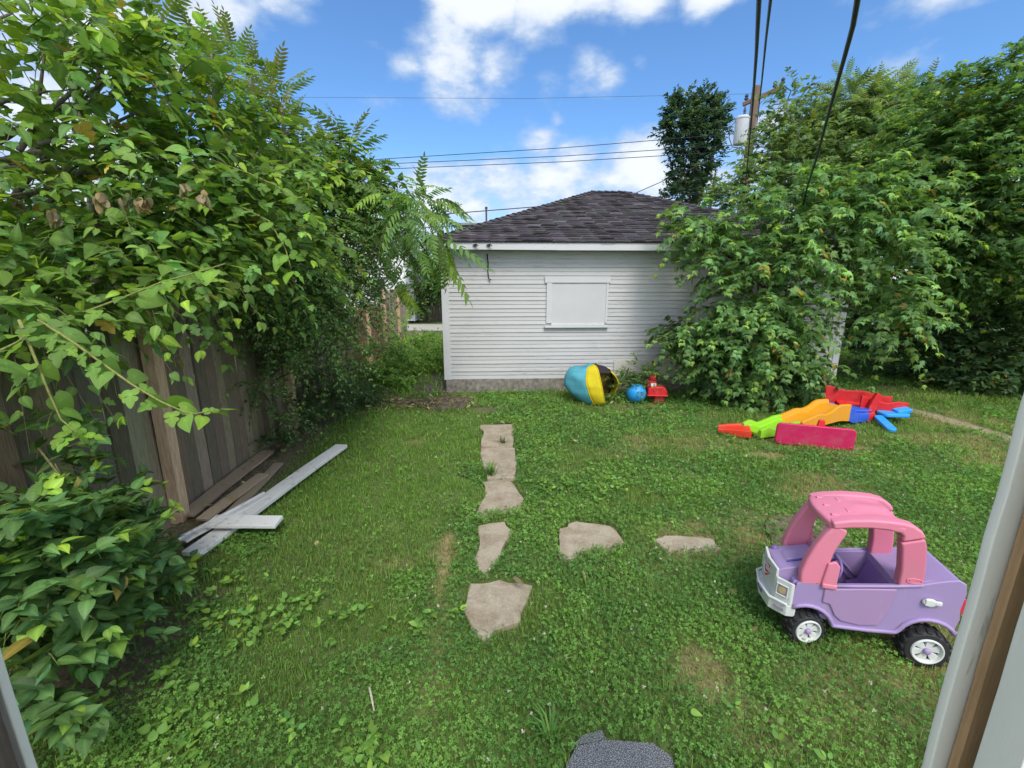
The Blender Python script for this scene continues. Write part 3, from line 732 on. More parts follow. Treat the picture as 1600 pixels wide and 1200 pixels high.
# hanging cable end and fascia brackets
m = MB(); m.tube([(.80, -.03, 2.46), (.81, -.035, 2.32), (.805, -.03, 2.18), (.82, -.04, 2.06), (.85, -.05, 2.04), (.83, -.05, 2.0)], [.008, .012, .008, .009, .012, .006], 6); m.box((.80, -.03, 2.45), (.02, .03, .05)); m.build('cable', 'wire_black', gar, smooth=True)
for x in (.60, .83):
    m = MB(); m.box((x, -.28, 2.60), (.05, .02, .04)); m.tube([(x - .04, -.28, 2.60), (x + .02, -.32, 2.615), (x + .05, -.30, 2.59)], .009, 6); m.build('bracket', 'metal_dark', gar)
# ------------------------------------------------------------------ fences
def board_fence(name, label, t0, t1, h, bw, gap, col, jit, post_ts=(), post_mat='post_tan', rails=True, off=0, group=None, P=fence_pt, ang=None):
    root = empty(name, (*P(t0, off), 0), 0, label, 'fence', group)
    o2 = np.array((*P(t0, off), 0)); m = MB(); t = t0; u3 = np.array((*(P(t1, off) - P(t0, off)), 0)); u3 /= np.linalg.norm(u3); ang = math.atan2(u3[1], u3[0])
    while t < t1:
        w = bw * rng.uniform(.92, 1.06); p = np.array((*P(t + w / 2, off), 0)) - o2
        hh = h + rng.normal(0, .018); lean = rng.normal(0, .004)
        c = np.array(col) * np.exp(rng.normal(0, jit)) * (1 + rng.normal(0, .05, 3))
        z0 = .015 + abs(rng.normal(0, .015)); rot = Euler((rng.normal(0, .008), lean, ang + rng.normal(0, .02))).to_matrix()
        hw = w / 2 - gap / 2; th = .011
        pr = [(-hw, 0), (hw, 0), (hw, hh - .03), (hw - .025, hh), (-hw + .025, hh), (-hw, hh - .03)]
        vs = [Vector((x, y, z)) for y in (-th, th) for (x, z) in pr]
        vs = [rot @ v + Vector(p) + Vector((0, 0, z0)) for v in vs]
        n = 6; m.add(vs, [(i, (i + 1) % n, n + (i + 1) % n, n + i) for i in range(n)] + [tuple(range(n - 1, -1, -1)), tuple(range(n, 2 * n))], tuple(c))
        t += w + abs(rng.normal(0, .003))
    m.build('boards', 'wood_old', root)
    if rails:
        for z in (.25, .95, h - .25):
            m = MB(); a = np.array((*P(t0, off - .05), z)) - o2; b = np.array((*P(t1, off - .05), z)) - o2
            m.box(tuple((a + b) / 2), (np.linalg.norm(b - a), .04, .09), (0, 0, ang), tuple(np.array(col) * .9)); m.build('rail', 'wood_old', root)
    for pt in post_ts:
        m = MB(); p = np.array((*P(pt, off + .065), 0)) - o2
        m.box((*p[:2], (h + .02) / 2), (.105, .10, h + .04), (R(.3), R(.5), ang)); m.build('post', post_mat, root, .006, 1)
    return root
board_fence('wooden_fence', 'tall weathered grey board fence with a tan post along the lawn', -4.6, 5.35, 1.80, .145, .007, (.165, .142, .100), .28, (0.0, -2.42, 2.45, 4.9))
board_fence('reddish_fence', 'low reddish slat fence farther along beyond the grey boards', 5.45, 9.0, 1.45, .09, .02, (.30, .17, .12), .15, (5.5, 7.2))
board_fence('pale_fence', 'pale tan board fence at the far end next to the alley', 9.1, 13.5, 1.75, .14, .006, (.42, .34, .24), .12, (9.2, 11.5))
def alley_pt(t, off=0.0): return np.array((-8.0 + t, 22.9 - off + .02 * t))
board_fence('alley_fence', 'old brown plank fence on the other side of the alley', 2.9, 11, 1.95, .15, .012, (.16, .125, .10), .3, (), P=alley_pt)
# ------------------------------------------------------------------ buildings beyond the alley
wh = empty('white_building', (-10.2, 22.0, 0), 0, 'white sided outbuilding across the alley seen through the hedge gap', 'building')
m = MB(); siding(m, (0, 0, 0), (1, 0, 0), 5.35, .1, 3.1, .15); siding(m, (5.35, 0, 0), (0, 1, 0), 6, .1, 3.1, .15); siding(m, (0, 6, 0), (0, -1, 0), 6, .1, 3.1, .15)
m.box((2.675, 3.0, 1.6), (5.33, 5.98, 3.0)); m.prism([(0, 3.1), (5.35, 3.1), (2.675, 5.3)], .0, 6.0, 'y'); m.build('wall', 'house_white', wh)
m = MB()
for s in (-1, 1):
    a = math.atan2(2.2, 2.675); m.box((2.675 + s * 1.42, 3.0, 4.23), (3.7, 6.5, .07), (0, s * a, 0))
m.build('roof', 'greyroof', wh)
m = MB(); m.box((3.6, -.03, 1.7), (.9, .05, 1.1)); w1 = m.build('window', 'trim', wh); m = MB(); m.box((3.6, -.06, 1.7), (.7, .02, .9)); m.build('pane', 'black_mesh', w1)
gb = empty('grey_building', (-3.05, 25.5, 0), 0, 'flat grey building top with a vent pipe behind the garage roof', 'building')
m = MB(); siding(m, (0, 0, 0), (1, 0, 0), 7.5, .1, 5.0, .2); m.box((3.75, 2.5, 2.5), (7.48, 4.98, 5.0)); m.build('wall', 'greyroof', gb)
m = MB(); m.box((3.75, 2.5, 5.1), (7.7, 5.2, .16)); m.build('roof', 'greyroof', gb, .01, 1)
m = MB(); m.lathe([(.05, 5.18), (.05, 6.0), (.08, 6.0), (.08, 6.1), (.03, 6.12)], 10, 'z', (1.6, .6, 0)); m.build('vent_pipe', 'metal_dark', gb)
# ------------------------------------------------------------------ utility pole and wires
PY = 17.0
ptop = at(1182, 135, PY); pbase = np.array((ptop[0] - .05, PY, 0))
pole = empty('utility_pole', tuple(pbase), 0, 'brown wooden utility pole with crossarm and grey transformer', 'utility pole')
H_ = ptop[2]
m = MB(); m.tube([(0, 0, -.1), (.02, 0, H_ * .5), (.05, 0, H_)], [.17, .15, .125], 12); m.build('shaft', 'pole_wood', pole, smooth=False)
arm_z = H_ - .35
m = MB(); m.box((.22, -.16, arm_z), (1.25, .1, .12), (0, R(-13), R(-38))); m.build('crossarm', 'pole_wood', pole, .008, 1)
dirx = Vector((math.cos(R(-38)) * math.cos(R(13)), math.sin(R(-38)) * math.cos(R(13)), math.sin(R(13))))
for s in (.35, .58, -.52):
    c = Vector((.22, -.16, arm_z)) + dirx * s
    m = MB(); m.lathe([(.02, .05), (.03, .10), (.07, .12), (.07, .16), (.035, .18), (.06, .21), (.06, .25), (.02, .29)], 10, 'z', tuple(c)); m.build('insulator', 'metal_dark', pole)
m = MB(); c0 = Vector((.22, -.16, arm_z)) + dirx * .55
m.tube([tuple(c0 + Vector((0, 0, .1))), tuple(c0 + Vector((.35, 0, -.1))), tuple(c0 + Vector((.2, 0, -.55))), (.25, -.1, arm_z - 1.1), (.15, 0, arm_z - 1.6)], .018, 5)
m.tube([tuple(c0 + Vector((.1, 0, .05))), tuple(c0 + Vector((.05, 0, -.5))), tuple(c0 + Vector((-.2, 0, -.5)))], .018, 5); m.build('jumper_wire', 'wire_black', pole)
tpos = at(1158, 205, PY - .2) - pbase
m = MB(); m.lathe([(.02, -.42), (.21, -.42), (.225, -.38), (.225, .36), (.24, .37), (.24, .41), (.18, .47), (.02, .48)], 20, 'z', tuple(tpos)); tf = m.build('transformer', 'transformer', pole, smooth=True)
md = tf.modifiers.new('e', 'EDGE_SPLIT'); md.split_angle = R(40)
m = MB(); m.lathe([(.03, .46), (.05, .55), (.03, .58), (.05, .64), (.02, .78)], 8, 'z', tuple(tpos + np.array((.05, 0, 0)))); m.build('bushing', 'metal_dark', tf)
m = MB(); m.box(tuple(tpos + np.array((.28, .05, .15))), (.25, .06, .08)); m.box(tuple(tpos + np.array((.28, .05, -.2))), (.25, .06, .08)); m.tube([tuple(tpos + np.array(p)) for p in ((-.25, -.05, .3), (-.42, -.05, .1), (-.40, 0, -.2), (-.25, 0, -.5), (.1, 0, -.55))], .015, 5); m.build('mounting_bracket', 'metal_dark', tf)
def wire(label, pts, r, sag=0.0, n=24, name='cable', group=None):
    a = [np.array(p, float) for p in pts]
    if len(a) == 2:
        a = [a[0] + (a[1] - a[0]) * t - UP * sag * 4 * t * (1 - t) for t in np.linspace(0, 1, n)]
    org = a[0]; m = MB(); m.tube([tuple(p - org) for p in a], r, 6)
    o = m.build(name, 'wire_black', None, smooth=True); o.location = tuple(org); tag(o, label, 'cable', group); return o
def bez(pxs, Ys):
    return [at(x, y, Y) for (x, y), Y in zip(pxs, Ys)]
wire('thick black service cable dropping steeply to the pole, the straight one', bez([(1187, -60), (1186, 0), (1182, 80), (1177, 150), (1171, 220), (1165, 290), (1160, 335)], [1.9, 2.3, 3.3, 4.8, 7.5, 11.5, 16.8]), .011, group='overhead service cables')
tw = []
pA = bez([(1207, -50), (1204, 0), (1197, 60), (1190, 130), (1183, 190), (1180, 230)], [2.9, 3.4, 4.8, 7.3, 12, 16.8])
wire('twisted black cable running just beside the straight one to the pole', pA, .011, group='overhead service cables')
m = MB(); dense = [];
for a, b in zip(pA[:-1], pA[1:]):
    for t in np.linspace(0, 1, 14, endpoint=False): dense.append(a + (b - a) * t)
wire('loose bluish black cable hanging in a bend down into the maple', bez([(1345, -50), (1340, 0), (1333, 40), (1318, 95), (1308, 130), (1290, 195), (1275, 250), (1262, 290), (1255, 320)], [1.9, 2.1, 2.35, 2.8, 3.2, 4.0, 5.0, 6.2, 7.2]), .0115, group='overhead service cables')
for i, (ya, yb, lab) in enumerate(((210, 248, 'highest of the three thin dark wires crossing above the garage'), (228, 256, 'middle one of the three thin dark wires above the garage'), (226 + 12, 264, 'lowest of the three thin dark wires crossing above the garage'))):
    p = at(1172, ya - 3, PY); q0 = at(605, yb, 17.6); q = p + (q0 - p) * 3.0
    wire(lab, [p, p + (q0 - p) * .5 - UP * .06, q0, q], .011, name='wire', group='thin wires to the pole')
p = at(1200, 146, PY); q0 = at(465, 152, 18); wire('faint wire crossing high in front of the clouds', [p, p + (q0 - p) * .5 - UP * .1, q0, p + (q0 - p) * 2.4], .0045, name='wire', group='thin wires to the pole')
for (ya, yb, lab) in ((322, 334, 'upper black wire passing just above the left roof slope'), (352, 353.5, 'lower black wire meeting the left end of the roof')):
    q0 = at(700, yb, 17.3); p = at(1168, ya - 25, PY); wire(lab, [p, q0, p + (q0 - p) * 2.5], .016, name='wire', group='thin wires to the pole')
wire('thin guy wire slanting from the transformer down behind the roof', [at(1166, 226, PY), at(990, 303, 15.5)], .012, name='guy_wire'); 
wire('short drop wire hanging from the transformer towards the trees', [at(1166, 232, PY), at(1142, 285, 16.5), at(1125, 320, 16)], .010, name='drop_wire')
# ------------------------------------------------------------------ door frame the picture is taken through
df = empty('door_frame', (0, .42, 0), 0, 'weathered white door frame the yard is seen through, bare wood strip on one side', 'door frame')
def vbox(m, x0, x1, y0, y1, z0, z1, wob=.0025, nseg=26, seed=0):
    vs = []; zz = np.linspace(z0, z1, nseg)
    for i, z in enumerate(zz):
        w = [wob * (vnoise(z, seed + k, 14, seed + k) - .5) * 2 for k in range(4)]
        vs += [(x0 + w[0], y0, z), (x1 + w[1], y0, z), (x1 + w[1], y1, z), (x0 + w[0], y1, z)]
    fs = [(i * 4 + k, i * 4 + (k + 1) % 4, (i + 1) * 4 + (k + 1) % 4, (i + 1) * 4 + k) for i in range(nseg - 1) for k in range(4)] + [(3, 2, 1, 0), tuple(range((nseg - 1) * 4, nseg * 4))]
    m.add(vs, fs)
m = MB(); vbox(m, .547, .600, .020, .032, -.3, 2.6, .0022, 60, 3); m.build('casing', 'doortrim', df, .002, 1)
m = MB(); vbox(m, .565, .620, .006, .016, -.3, 2.6, .0012, 60, 9); m.build('bare_strip', 'bare_wood', df)
m = MB(); vbox(m, .546, .76, -.060, -.020, -.3, 2.6, .001, 40, 5); m.build('jamb', 'doortrim', df, .002, 1)
m = MB(); vbox(m, -.72, -.635, .020, .032, -.3, 2.6, .0012, 40, 7); m.build('casing', 'doortrim', df, .002, 1)
m = MB(); vbox(m, -.76, -.587, -.060, -.020, -.3, 2.6, .001, 30, 11); m.build('dark_jamb', 'dark_wood', df)
# ------------------------------------------------------------------ lumber beside the fence
def lumber(name, label, a, b, w, th, mat, zbase, bevel=.003, ridges=0, col=(1, 1, 1), group=None, twist=0, prof=None, cup=.0):
    a, b = np.array(a, float), np.array(b, float); L = np.linalg.norm(b - a); ang = math.atan2(b[1] - a[1], b[0] - a[0])
    m = MB(); n = 14; xs = np.linspace(0, L, n)
    hw = w / 2; pr = prof or [(-hw, 0), (hw, 0), (hw, th), (-hw, th)]
    k = len(pr); vs = []
    for x in xs:
        wz = .006 * math.sin(x * 3 + a[0] * 9) * (x > 0); wy = rng.normal(0, .0015)
        vs += [(x + (rng.normal(0, .004) if x in (0, L) else 0), y + wy, z + wz) for (y, z) in pr]
    fs = [(i * k + j, i * k + (j + 1) % k, (i + 1) * k + (j + 1) % k, (i + 1) * k + j) for i in range(n - 1) for j in range(k)] + [tuple(range(k - 1, -1, -1)), tuple(range((n - 1) * k, n * k))]
    m.add(vs, fs, col); o = m.build(name, mat, None, bevel, 1)
    o.location = (a[0], a[1], zbase + a[2]); o.rotation_euler = (twist, -math.atan2(b[2] - a[2], np.hypot(*(b - a)[:2])), ang)
    return tag(o, label, 'board', group)
p_, q_ = gp(300, 878), gp(536, 702)
lumber('long_board', 'longest white painted board, slanting across the lawn edge from the bush', (p_[0], p_[1], .03), (q_[0] - .01, q_[1], .02), .145, .042, 'plank_white', .01, group='white boards on the lawn')
p2, q2 = gp(280, 862), gp(418, 782)
trimprof = [(-.06, 0), (.06, 0), (.06, .012), (.042, .012), (.036, .026), (.018, .026), (.012, .014), (-.02, .014), (-.028, .022), (-.06, .022)]
lumber('ridged_trim_board', 'white ridged trim board lying against the longest board near the bush', (p2[0] + .02, p2[1], .075), (q2[0], q2[1], .06), .12, .026, 'plank_white', .006, .001, group='white boards on the lawn', prof=trimprof)
p4, q4 = gp(334, 838), gp(437, 836)
lumber('short_board', 'short white board lying crosswise on top of the longest board', (p4[0] + .0, p4[1] - .01, .115), (q4[0] + .0, q4[1] + .02, .085), .155, .03, 'plank_white', .012, group='white boards on the lawn')
OLD = (.24, .185, .13)
for (a, b, w, z, lab, c) in (((290, 812), (420, 708), .15, .01, 'weathered brown plank lying tight against the foot of the fence', (.36, .28, .20)), ((318, 822), (412, 748), .11, .035, 'split brown plank stacked on the one at the fence foot', (.40, .31, .22)), ((345, 822), (436, 728), .10, .005, 'thin grey brown plank beside the long white board', (.32, .26, .19))):
    A, B = gp(*a), gp(*b); lumber('old_plank', lab, (A[0], A[1], .0), (B[0], B[1], .0), w, .022, 'wood_old', z + .01, .002, col=c, group='old planks by the fence', twist=rng.normal(0, .05))
# ------------------------------------------------------------------ pink and lilac toy car
# local frame: x from the front wheel to the rear, y away from the viewer, z up
car = empty('toy_car', (1.635, 2.058, 0), math.atan2(-.254, .967), 'lilac toy car with pink roof and white grille parked in the grass', 'toy car')
def arc(cx, cz, r, a0, a1, n=9, sq=1.0): return [(cx + r * math.cos(R(a0 + (a1 - a0) * i / n)), cz + sq * r * math.sin(R(a0 + (a1 - a0) * i / n))) for i in range(n + 1)]
FW, RW = (.012, .096), (.568, .108)
CY0, CY1 = .022, .358
def side_profile(cut=True):
    p = [(-.072, .215), (-.080, .30), (-.062, .372), (-.035, .392)]
    p += [(.075, .388), (.20, .412), (.39, .448), (.50, .476), (.60, .515), (.648, .528), (.682, .508), (.690, .45), (.682, .36), (.690, .30), (.680, .245)]
    p += [(.672, .232)] + arc(.568, .140, .128, 28, 158, 8)[0:] + [(.43, .165), (.30, .150), (.155, .140)] + arc(.012, .118, .118, 12, 128, 8)
    return p
def wallpart(y0, y1):
    m = MB(); m.prism(side_profile(), y0, y1, 'y'); return m
b = MB()
b.prism(side_profile(), CY0, CY0 + .022, 'y'); b.prism(side_profile(), CY1 - .022, CY1, 'y')
# hood block and cowl
b.prism([(-.142, .235), (-.143, .36), (-.140, .400), (-.118, .416), (-.04, .440), (.05, .466), (.085, .462), (.10, .40), (.10, .18), (.05, .25), (-.02, .25)], CY0 + .060, CY1 - .060, 'y')
b.prism([(-.082, .24), (-.084, .34), (-.07, .374), (.09, .392), (.096, .33), (.04, .26)], CY0 + .0205, CY1 - .0205, 'y')
# rear bed and floor
b.prism([(.405, .18), (.395, .455), (.50, .478), (.645, .524), (.678, .505), (.684, .36), (.672, .26), (.60, .262), (.50, .255)], CY0 + .0205, CY1 - .0205, 'y')
b.box((.25, (CY0 + CY1) / 2, .172), (.34, CY1 - CY0 - .045, .03))
body = b.build('body', 'lilac', car, .012, 3)
# sill and arch mouldings, proud of the side
for (y, s) in ((CY0, -1), (CY1, 1)):
    m = MB()
    pts = arc(.012, .122, .128, 128, 12, 8) + [(.165, .150), (.30, .158), (.425, .174)] + arc(.568, .145, .136, 160, 30, 8) + [(.682, .235)]
    m.tube([(x, y + s * .004, z) for x, z in pts], .012, 6); m.build('fender_flare', 'lilac', car, smooth=True)
    m = MB(); m.tube([(x, y + s * .002, z) for x, z in ((.065, .386), (.20, .410), (.385, .446), (.50, .474))], .009, 6); m.build('belt_line', 'lilac', car, smooth=True)
    # door panel
    m = MB(); pr = [(.068, .368), (.068, .285), (.105, .278), (.135, .215), (.17, .186), (.26, .178), (.345, .196), (.385, .30), (.392, .432), (.25, .408)]
    ya, yb = (y + s * .009, y - s * .012)
    m.prism(pr, min(ya, yb), max(ya, yb), 'y'); dr_ = m.build('door', 'lilac_door', car, .008, 3)
    # fuel door cap in white
    m = MB(); m.lathe([(.032, 0), (.032, s * .008), (.026, s * .014)], 18, 'y', (0, 0, 0)); vs = [(x * 1.0 + .54, yy + y + s * .004, z * .72 + .385) for x, yy, z in m.v]; m.v = vs
    m.box((.575, y + s * .012, .388), (.03, .014, .022)); m.box((.525, y + s * .016, .388), (.018, .012, .036)); m.build('fuel_cap', 'white_plastic', car, .004, 2)
# interior back and seat
m = MB(); m.prism([(.40, .19), (.31, .19), (.30, .25), (.355, .27), (.405, .44)], CY0 + .035, CY1 - .035, 'y'); m.build('seat', 'lilac_dark', car, .012, 3)
for off in (.08, .16):
    pass
m = MB(); m.tube([(.19, CY1 - .026, .40), (.25, CY1 - .026, .36), (.33, CY1 - .026, .25)], .010, 6); m.tube([(.24, CY1 - .026, .40), (.30, CY1 - .026, .34), (.37, CY1 - .026, .26)], .008, 6); m.build('interior_rib', 'lilac', car, smooth=True)
# dashboard with stickers
m = MB(); n = 14; top = [(.055 + .25 * i / n, .478 + .03 * math.sin(math.pi * i / n) ** .6 + .012 * math.cos(4 * math.pi * i / n)) for i in range(n + 1)]
m.prism([(.055, .40)] + top + [(.305, .40)], .078, .104, 'x'); dash = m.build('dashboard', 'lilac', car, .006, 2)
for (yy, zz, r_) in ((.105, .45, .022), (.155, .452, .016), (.225, .45, .024), (.275, .442, .015)):
    m = MB(); q = []
    for k in range(10): rr_ = r_ * (1.0 if k % 2 else .5); q.append((yy + rr_ * math.cos(k * .6283), zz + .01 + rr_ * math.sin(k * .6283)))
    m.prism(q, .0755, .1075, 'x'); m.build('flower_sticker', 'sticker_navy', dash)
m = MB(); c = (.15, .13, .43)
m.lathe([(.004, 0), (.004, .05)], 8, 'x', (.10, .13, .43)); 
m.tube([(.155 + .012 * math.sin(a), .13 + .055 * math.cos(a), .43 + .055 * math.sin(a)) for a in np.linspace(0, 2 * math.pi, 22)], .008, 6); m.box((.152, .13, .43), (.012, .1, .016)); m.build('steering_wheel', 'lilac_dark', car, smooth=True)
# hood scoop ridges, small horn knob
m = MB(); m.prism([(-.095, .420), (.030, .458), (.025, .472), (-.075, .440)], .15, .235, 'y'); m.build('hood_scoop', 'lilac', car, .008, 3)
m = MB(); m.tube([(-.085, .140, .430), (-.04, .140, .446), (.005, .144, .458)], .0045, 6); m.build('hood_decal', 'sticker_navy', car)
m = MB(); m.lathe([(.022, .40), (.020, .425), (.012, .434), (.002, .436)], 12, 'z', (-.105, .285, 0)); m.build('hood_knob', 'lilac_dark', car, smooth=True)
m = MB(); q = []
for k in range(20): rr_ = (.034, .018)[k % 2] * (1 + .2 * math.sin(k * 2.1)); q.append((.018 + rr_ * math.cos(k * .31416), .040 + .55 * rr_ * math.sin(k * .31416)))
m.prism(q, .390, .3945, 'z'); m.build('fender_sticker', 'sticker_navy', car)
# white grille, bumper and headlights
g = MB()
g.prism([(-.05, .018), (-.098, .014), (-.172, .072), (-.190, .19), (-.172, .308), (-.098, .366), (-.05, .362)], .160, .228, 'z')
for fl_ in (1, -1):     # slanted headlight plates
    q = [(-.070, .016), (-.086, .016), (-.150, .068), (-.140, .080)]; q = [(x, y if fl_ > 0 else .38 - y) for x, y in q]
    g.prism(q, .228, .366, 'z')
g.prism([(-.138, .076), (-.152, .078), (-.168, .19), (-.152, .302), (-.138, .304), (-.150, .19)], .228, .412, 'z')
g.tube([(-.100, .010, .236), (-.176, .070, .236), (-.195, .19, .236), (-.176, .310, .236), (-.100, .370, .236)], .009, 6)
gr = g.build('grille', 'white_plastic', car, .009, 3)
for sg, yy in ((1, .042), (-1, .338)):
    rz = Euler((0, 0, R(51) * sg)); mr_ = rz.to_matrix(); c = Vector((-.120, yy, .306)); nv = mr_ @ Vector((-1, 0, 0)); tv = mr_ @ Vector((0, 1, 0))
    m = MB(); m.box(tuple(c + nv * .003), (.006, .056, .066), mr_); h = m.build('headlight', 'sticker_grey', car, .004, 2)
    m = MB(); m.lathe([(.020, -.0025), (.020, .0005)], 14, 'x'); m.v = [tuple(mr_ @ Vector(v) + c + nv * .0065) for v in m.v]; m.build('lens', 'sticker_amber', h)
    m = MB(); m.tube([tuple(c + nv * .006 + tv * a_ + Vector((0, 0, z_))) for a_, z_ in ((-.028, -.033), (-.028, .033), (.028, .033), (.028, -.033), (-.028, -.033))], .0045, 5); m.build('rim', 'white_plastic', h)
    m = MB(); m.box(tuple(c + nv * .014 + Vector((0, 0, -.108))), (.008, .052, .022), mr_); m.build('fog_light', 'sticker_grey', car, .003, 2)
m = MB(); m.box((-.188, .19, .200), (.006, .08, .02)); m.build('bumper_slot', 'lilac_dark', car, .003, 1)
# red smile-shaped badge with its white lettering on the grille
def grx(y): return -.150 - .016 * (1 - abs(y - .19) / .112) - .003
m = MB(); yy = np.linspace(.136, .244, 11)
up_ = [(grx(y), y, .340 - .018 * (1 - ((y - .19) / .054) ** 2) + .008) for y in yy]; lo_ = [(grx(y) , y, .340 - .055 * (1 - ((y - .19) / .054) ** 2) + .008) for y in yy]
vs = up_ + lo_; vs = [(x - .001, y, z) for x, y, z in vs]; m.add(vs, [(i, i + 1, 12 + i, 11 + i) for i in range(10)])
m.add([(grx(y) - .001, y, 0.386 - .010 * (1 - ((y - .19) / .05) ** 2)) for y in yy[1:-1]] + [(grx(y) - .001, y, 0.368 - .012 * (1 - ((y - .19) / .05) ** 2)) for y in yy[1:-1]], [(i, i + 1, 10 + i, 9 + i) for i in range(8)])
m.build('badge', 'sticker_red', gr)
m = MB()
for k in range(6): m.box((grx(.16 + .012 * k) - .003, .16 + .012 * k, .369), (.002, .006, .010))
m.tube([(grx(y) - .003, y, .340 - .036 * (1 - ((y - .19) / .054) ** 2) + .008) for y in yy], .002, 4); m.build('lettering', 'sticker_white', gr)
# wheels
def wheel(cx, cy, cz, r, w, rr, steer, side, name='wheel'):
    root = empty(name, (cx, cy, cz), steer); root.parent = car
    m = MB(); m.lathe([(rr * .95, -w / 2), (r * .90, -w / 2), (r, -w / 2 + .014), (r, w / 2 - .014), (r * .90, w / 2), (rr * .95, w / 2), (rr * .93, 0), (rr * .95, -w / 2)], 40, 'y', caps=False)
    for k in range(16):
        a = 2 * math.pi * k / 16
        for sy in (-1, 1):
            aa = a + (math.pi / 16 if sy > 0 else 0)
            m.box((r * math.cos(aa), sy * w * .27, r * math.sin(aa)), (.012, w * .42, r * .21), Euler((0, -aa, 0)).to_matrix() @ Matrix.Rotation(R(14 * sy), 3, 'X'))
    m.build('tyre', 'black_rubber', root, .003, 1)
    f = side * (w / 2)
    m = MB(); ring = [(rr * .80, f - side * .012), (rr * .86, f + side * .006), (rr * .97, f + side * .008), (rr * 1.02, f - side * .002), (rr * 1.02, f - side * .02), (rr * .80, f - side * .02), (rr * .80, f - side * .012)]
    m.lathe(ring, 36, 'y', caps=False)
    for k in range(6):
        a = 2 * math.pi * k / 6 + .3; ca, sa = math.cos(a), math.sin(a)
        w0, w1 = rr * .10, rr * .33; r0, r1 = rr * .12, rr * .84
        q = []
        for (rd, ww) in ((r0, w0), (r1, w1)):
            for sgn in (-1, 1): q.append((rd * ca - sgn * ww * sa, rd * sa + sgn * ww * ca))
        for yy in (f - side * .006, f - side * .02): m.add([(x, yy, z) for x, z in q], [(0, 1, 3, 2)])
        b0 = len(m.v) - 8; m.f += [(b0, b0 + 1, b0 + 5, b0 + 4), (b0 + 1, b0 + 3, b0 + 7, b0 + 5), (b0 + 3, b0 + 2, b0 + 6, b0 + 7), (b0 + 2, b0, b0 + 4, b0 + 6)]; m.mi += [0] * 4
    m.build('rim', 'white_plastic', root, .002, 1)
    m = MB(); m.lathe([(rr * .97, f - side * .03), (rr * .97, f - side * .028)], 24, 'y'); m.build('dark_well', 'black_rubber', root)
    m = MB(); m.lathe([(rr * .24, f - side * .012), (rr * .24, f + side * .002), (rr * .17, f + side * .010), (rr * .05, f + side * .012)], 16, 'y'); m.build('hub_cap', 'lilac', root, .002, 1)
    return root
wheel(FW[0], .045, .096, .096, .088, .070, R(14), -1); wheel(FW[0] - .012, .338, .096, .096, .088, .070, R(14), 1)
wheel(RW[0], .036, .108, .108, .088, .074, 0, -1); wheel(RW[0], .345, .108, .108, .088, .074, 0, 1)
for x_, z_ in ((FW[0], .096), (RW[0], .108)):
    m = MB(); m.lathe([(.012, .02), (.012, .36)], 8, 'y', (x_, 0, z_)); m.build('axle', 'metal_dark', car)
# pink roof with pillars
def ribbon(m, pts, y0, y1, ws):
    """pillar as a bent flat bar: centre line (x,z) with widths, between y0 and y1"""
    L_, R_ = [], []
    for i, (x, z) in enumerate(pts):
        a, c = pts[max(i - 1, 0)], pts[min(i + 1, len(pts) - 1)]
        dx, dz = c[0] - a[0], c[1] - a[1]; l = math.hypot(dx, dz); nx_, nz_ = -dz / l, dx / l
        L_.append((x + nx_ * ws[i] / 2, z + nz_ * ws[i] / 2)); R_.append((x - nx_ * ws[i] / 2, z - nz_ * ws[i] / 2))
    m.prism(L_ + R_[::-1], y0, y1, 'y')
for (ya, yb) in ((CY0 - .004, CY0 + .055), (CY1 - .055, CY1 + .004)):
    m = MB(); ribbon(m, [(.024, .378), (.014, .45), (.020, .52), (.040, .60), (.068, .67), (.092, .715), (.104, .738)], ya + .003, yb - .003, [.145, .135, .112, .098, .088, .078, .06])
    p = m.build('front_pillar', 'pink', car, .014, 3)
    m = MB(); yc = ya - .010 if ya < .1 else yb - .004
    m.prism([(.048, .402), (.118, .388), (.122, .515), (.098, .545), (.062, .528)], yc, yc + .018, 'y'); m.box((.086, yc + .008, .392), (.072, .024, .03)); m.build('mirror', 'pink', p, .007, 2)
    m = MB(); ribbon(m, [(.450, .452), (.446, .55), (.428, .68), (.415, .715)], ya, yb, [.108, .106, .108, .108]); p2 = m.build('rear_pillar', 'pink_deep', car, .012, 3)
    if ya < .1:
        m = MB(); cx_, cz_ = .458, .492; m.tube([(cx_ + .034 * math.cos(a), ya - .001, cz_ + .014 * math.sin(a)) for a in np.linspace(0, 2 * math.pi, 24)], .0028, 5); m.tube([(cx_ + .022 * math.cos(a), ya - .001, cz_ + .006 * math.sin(a)) for a in np.linspace(0, 2 * math.pi, 16)], .002, 5); m.build('oval_emblem', 'pink', p2, smooth=True)
    m = MB(); ribbon(m, [(.418, .722), (.408, .748), (.388, .768), (.355, .780), (.30, .785), (.22, .782), (.13, .768), (.055, .748)], ya - .003, yb + .003, [.104, .092, .072, .058, .05, .048, .046, .04]); m.build('roof_edge', 'pink', car, .012, 3)
m = MB()
xs = np.linspace(.020, .375, 15); ys = np.linspace(.012, .368, 15)
def roof_z(x, y):
    u = (x - .020) / .355; v = (y - .19) / .178
    z = .752 + .055 * math.sin(math.pi * (.10 + .52 * u)) - .012 * abs(v) ** 3 - .018 * max(0, u - .8)
    return z
vs = []; nx_, ny_ = len(xs), len(ys)
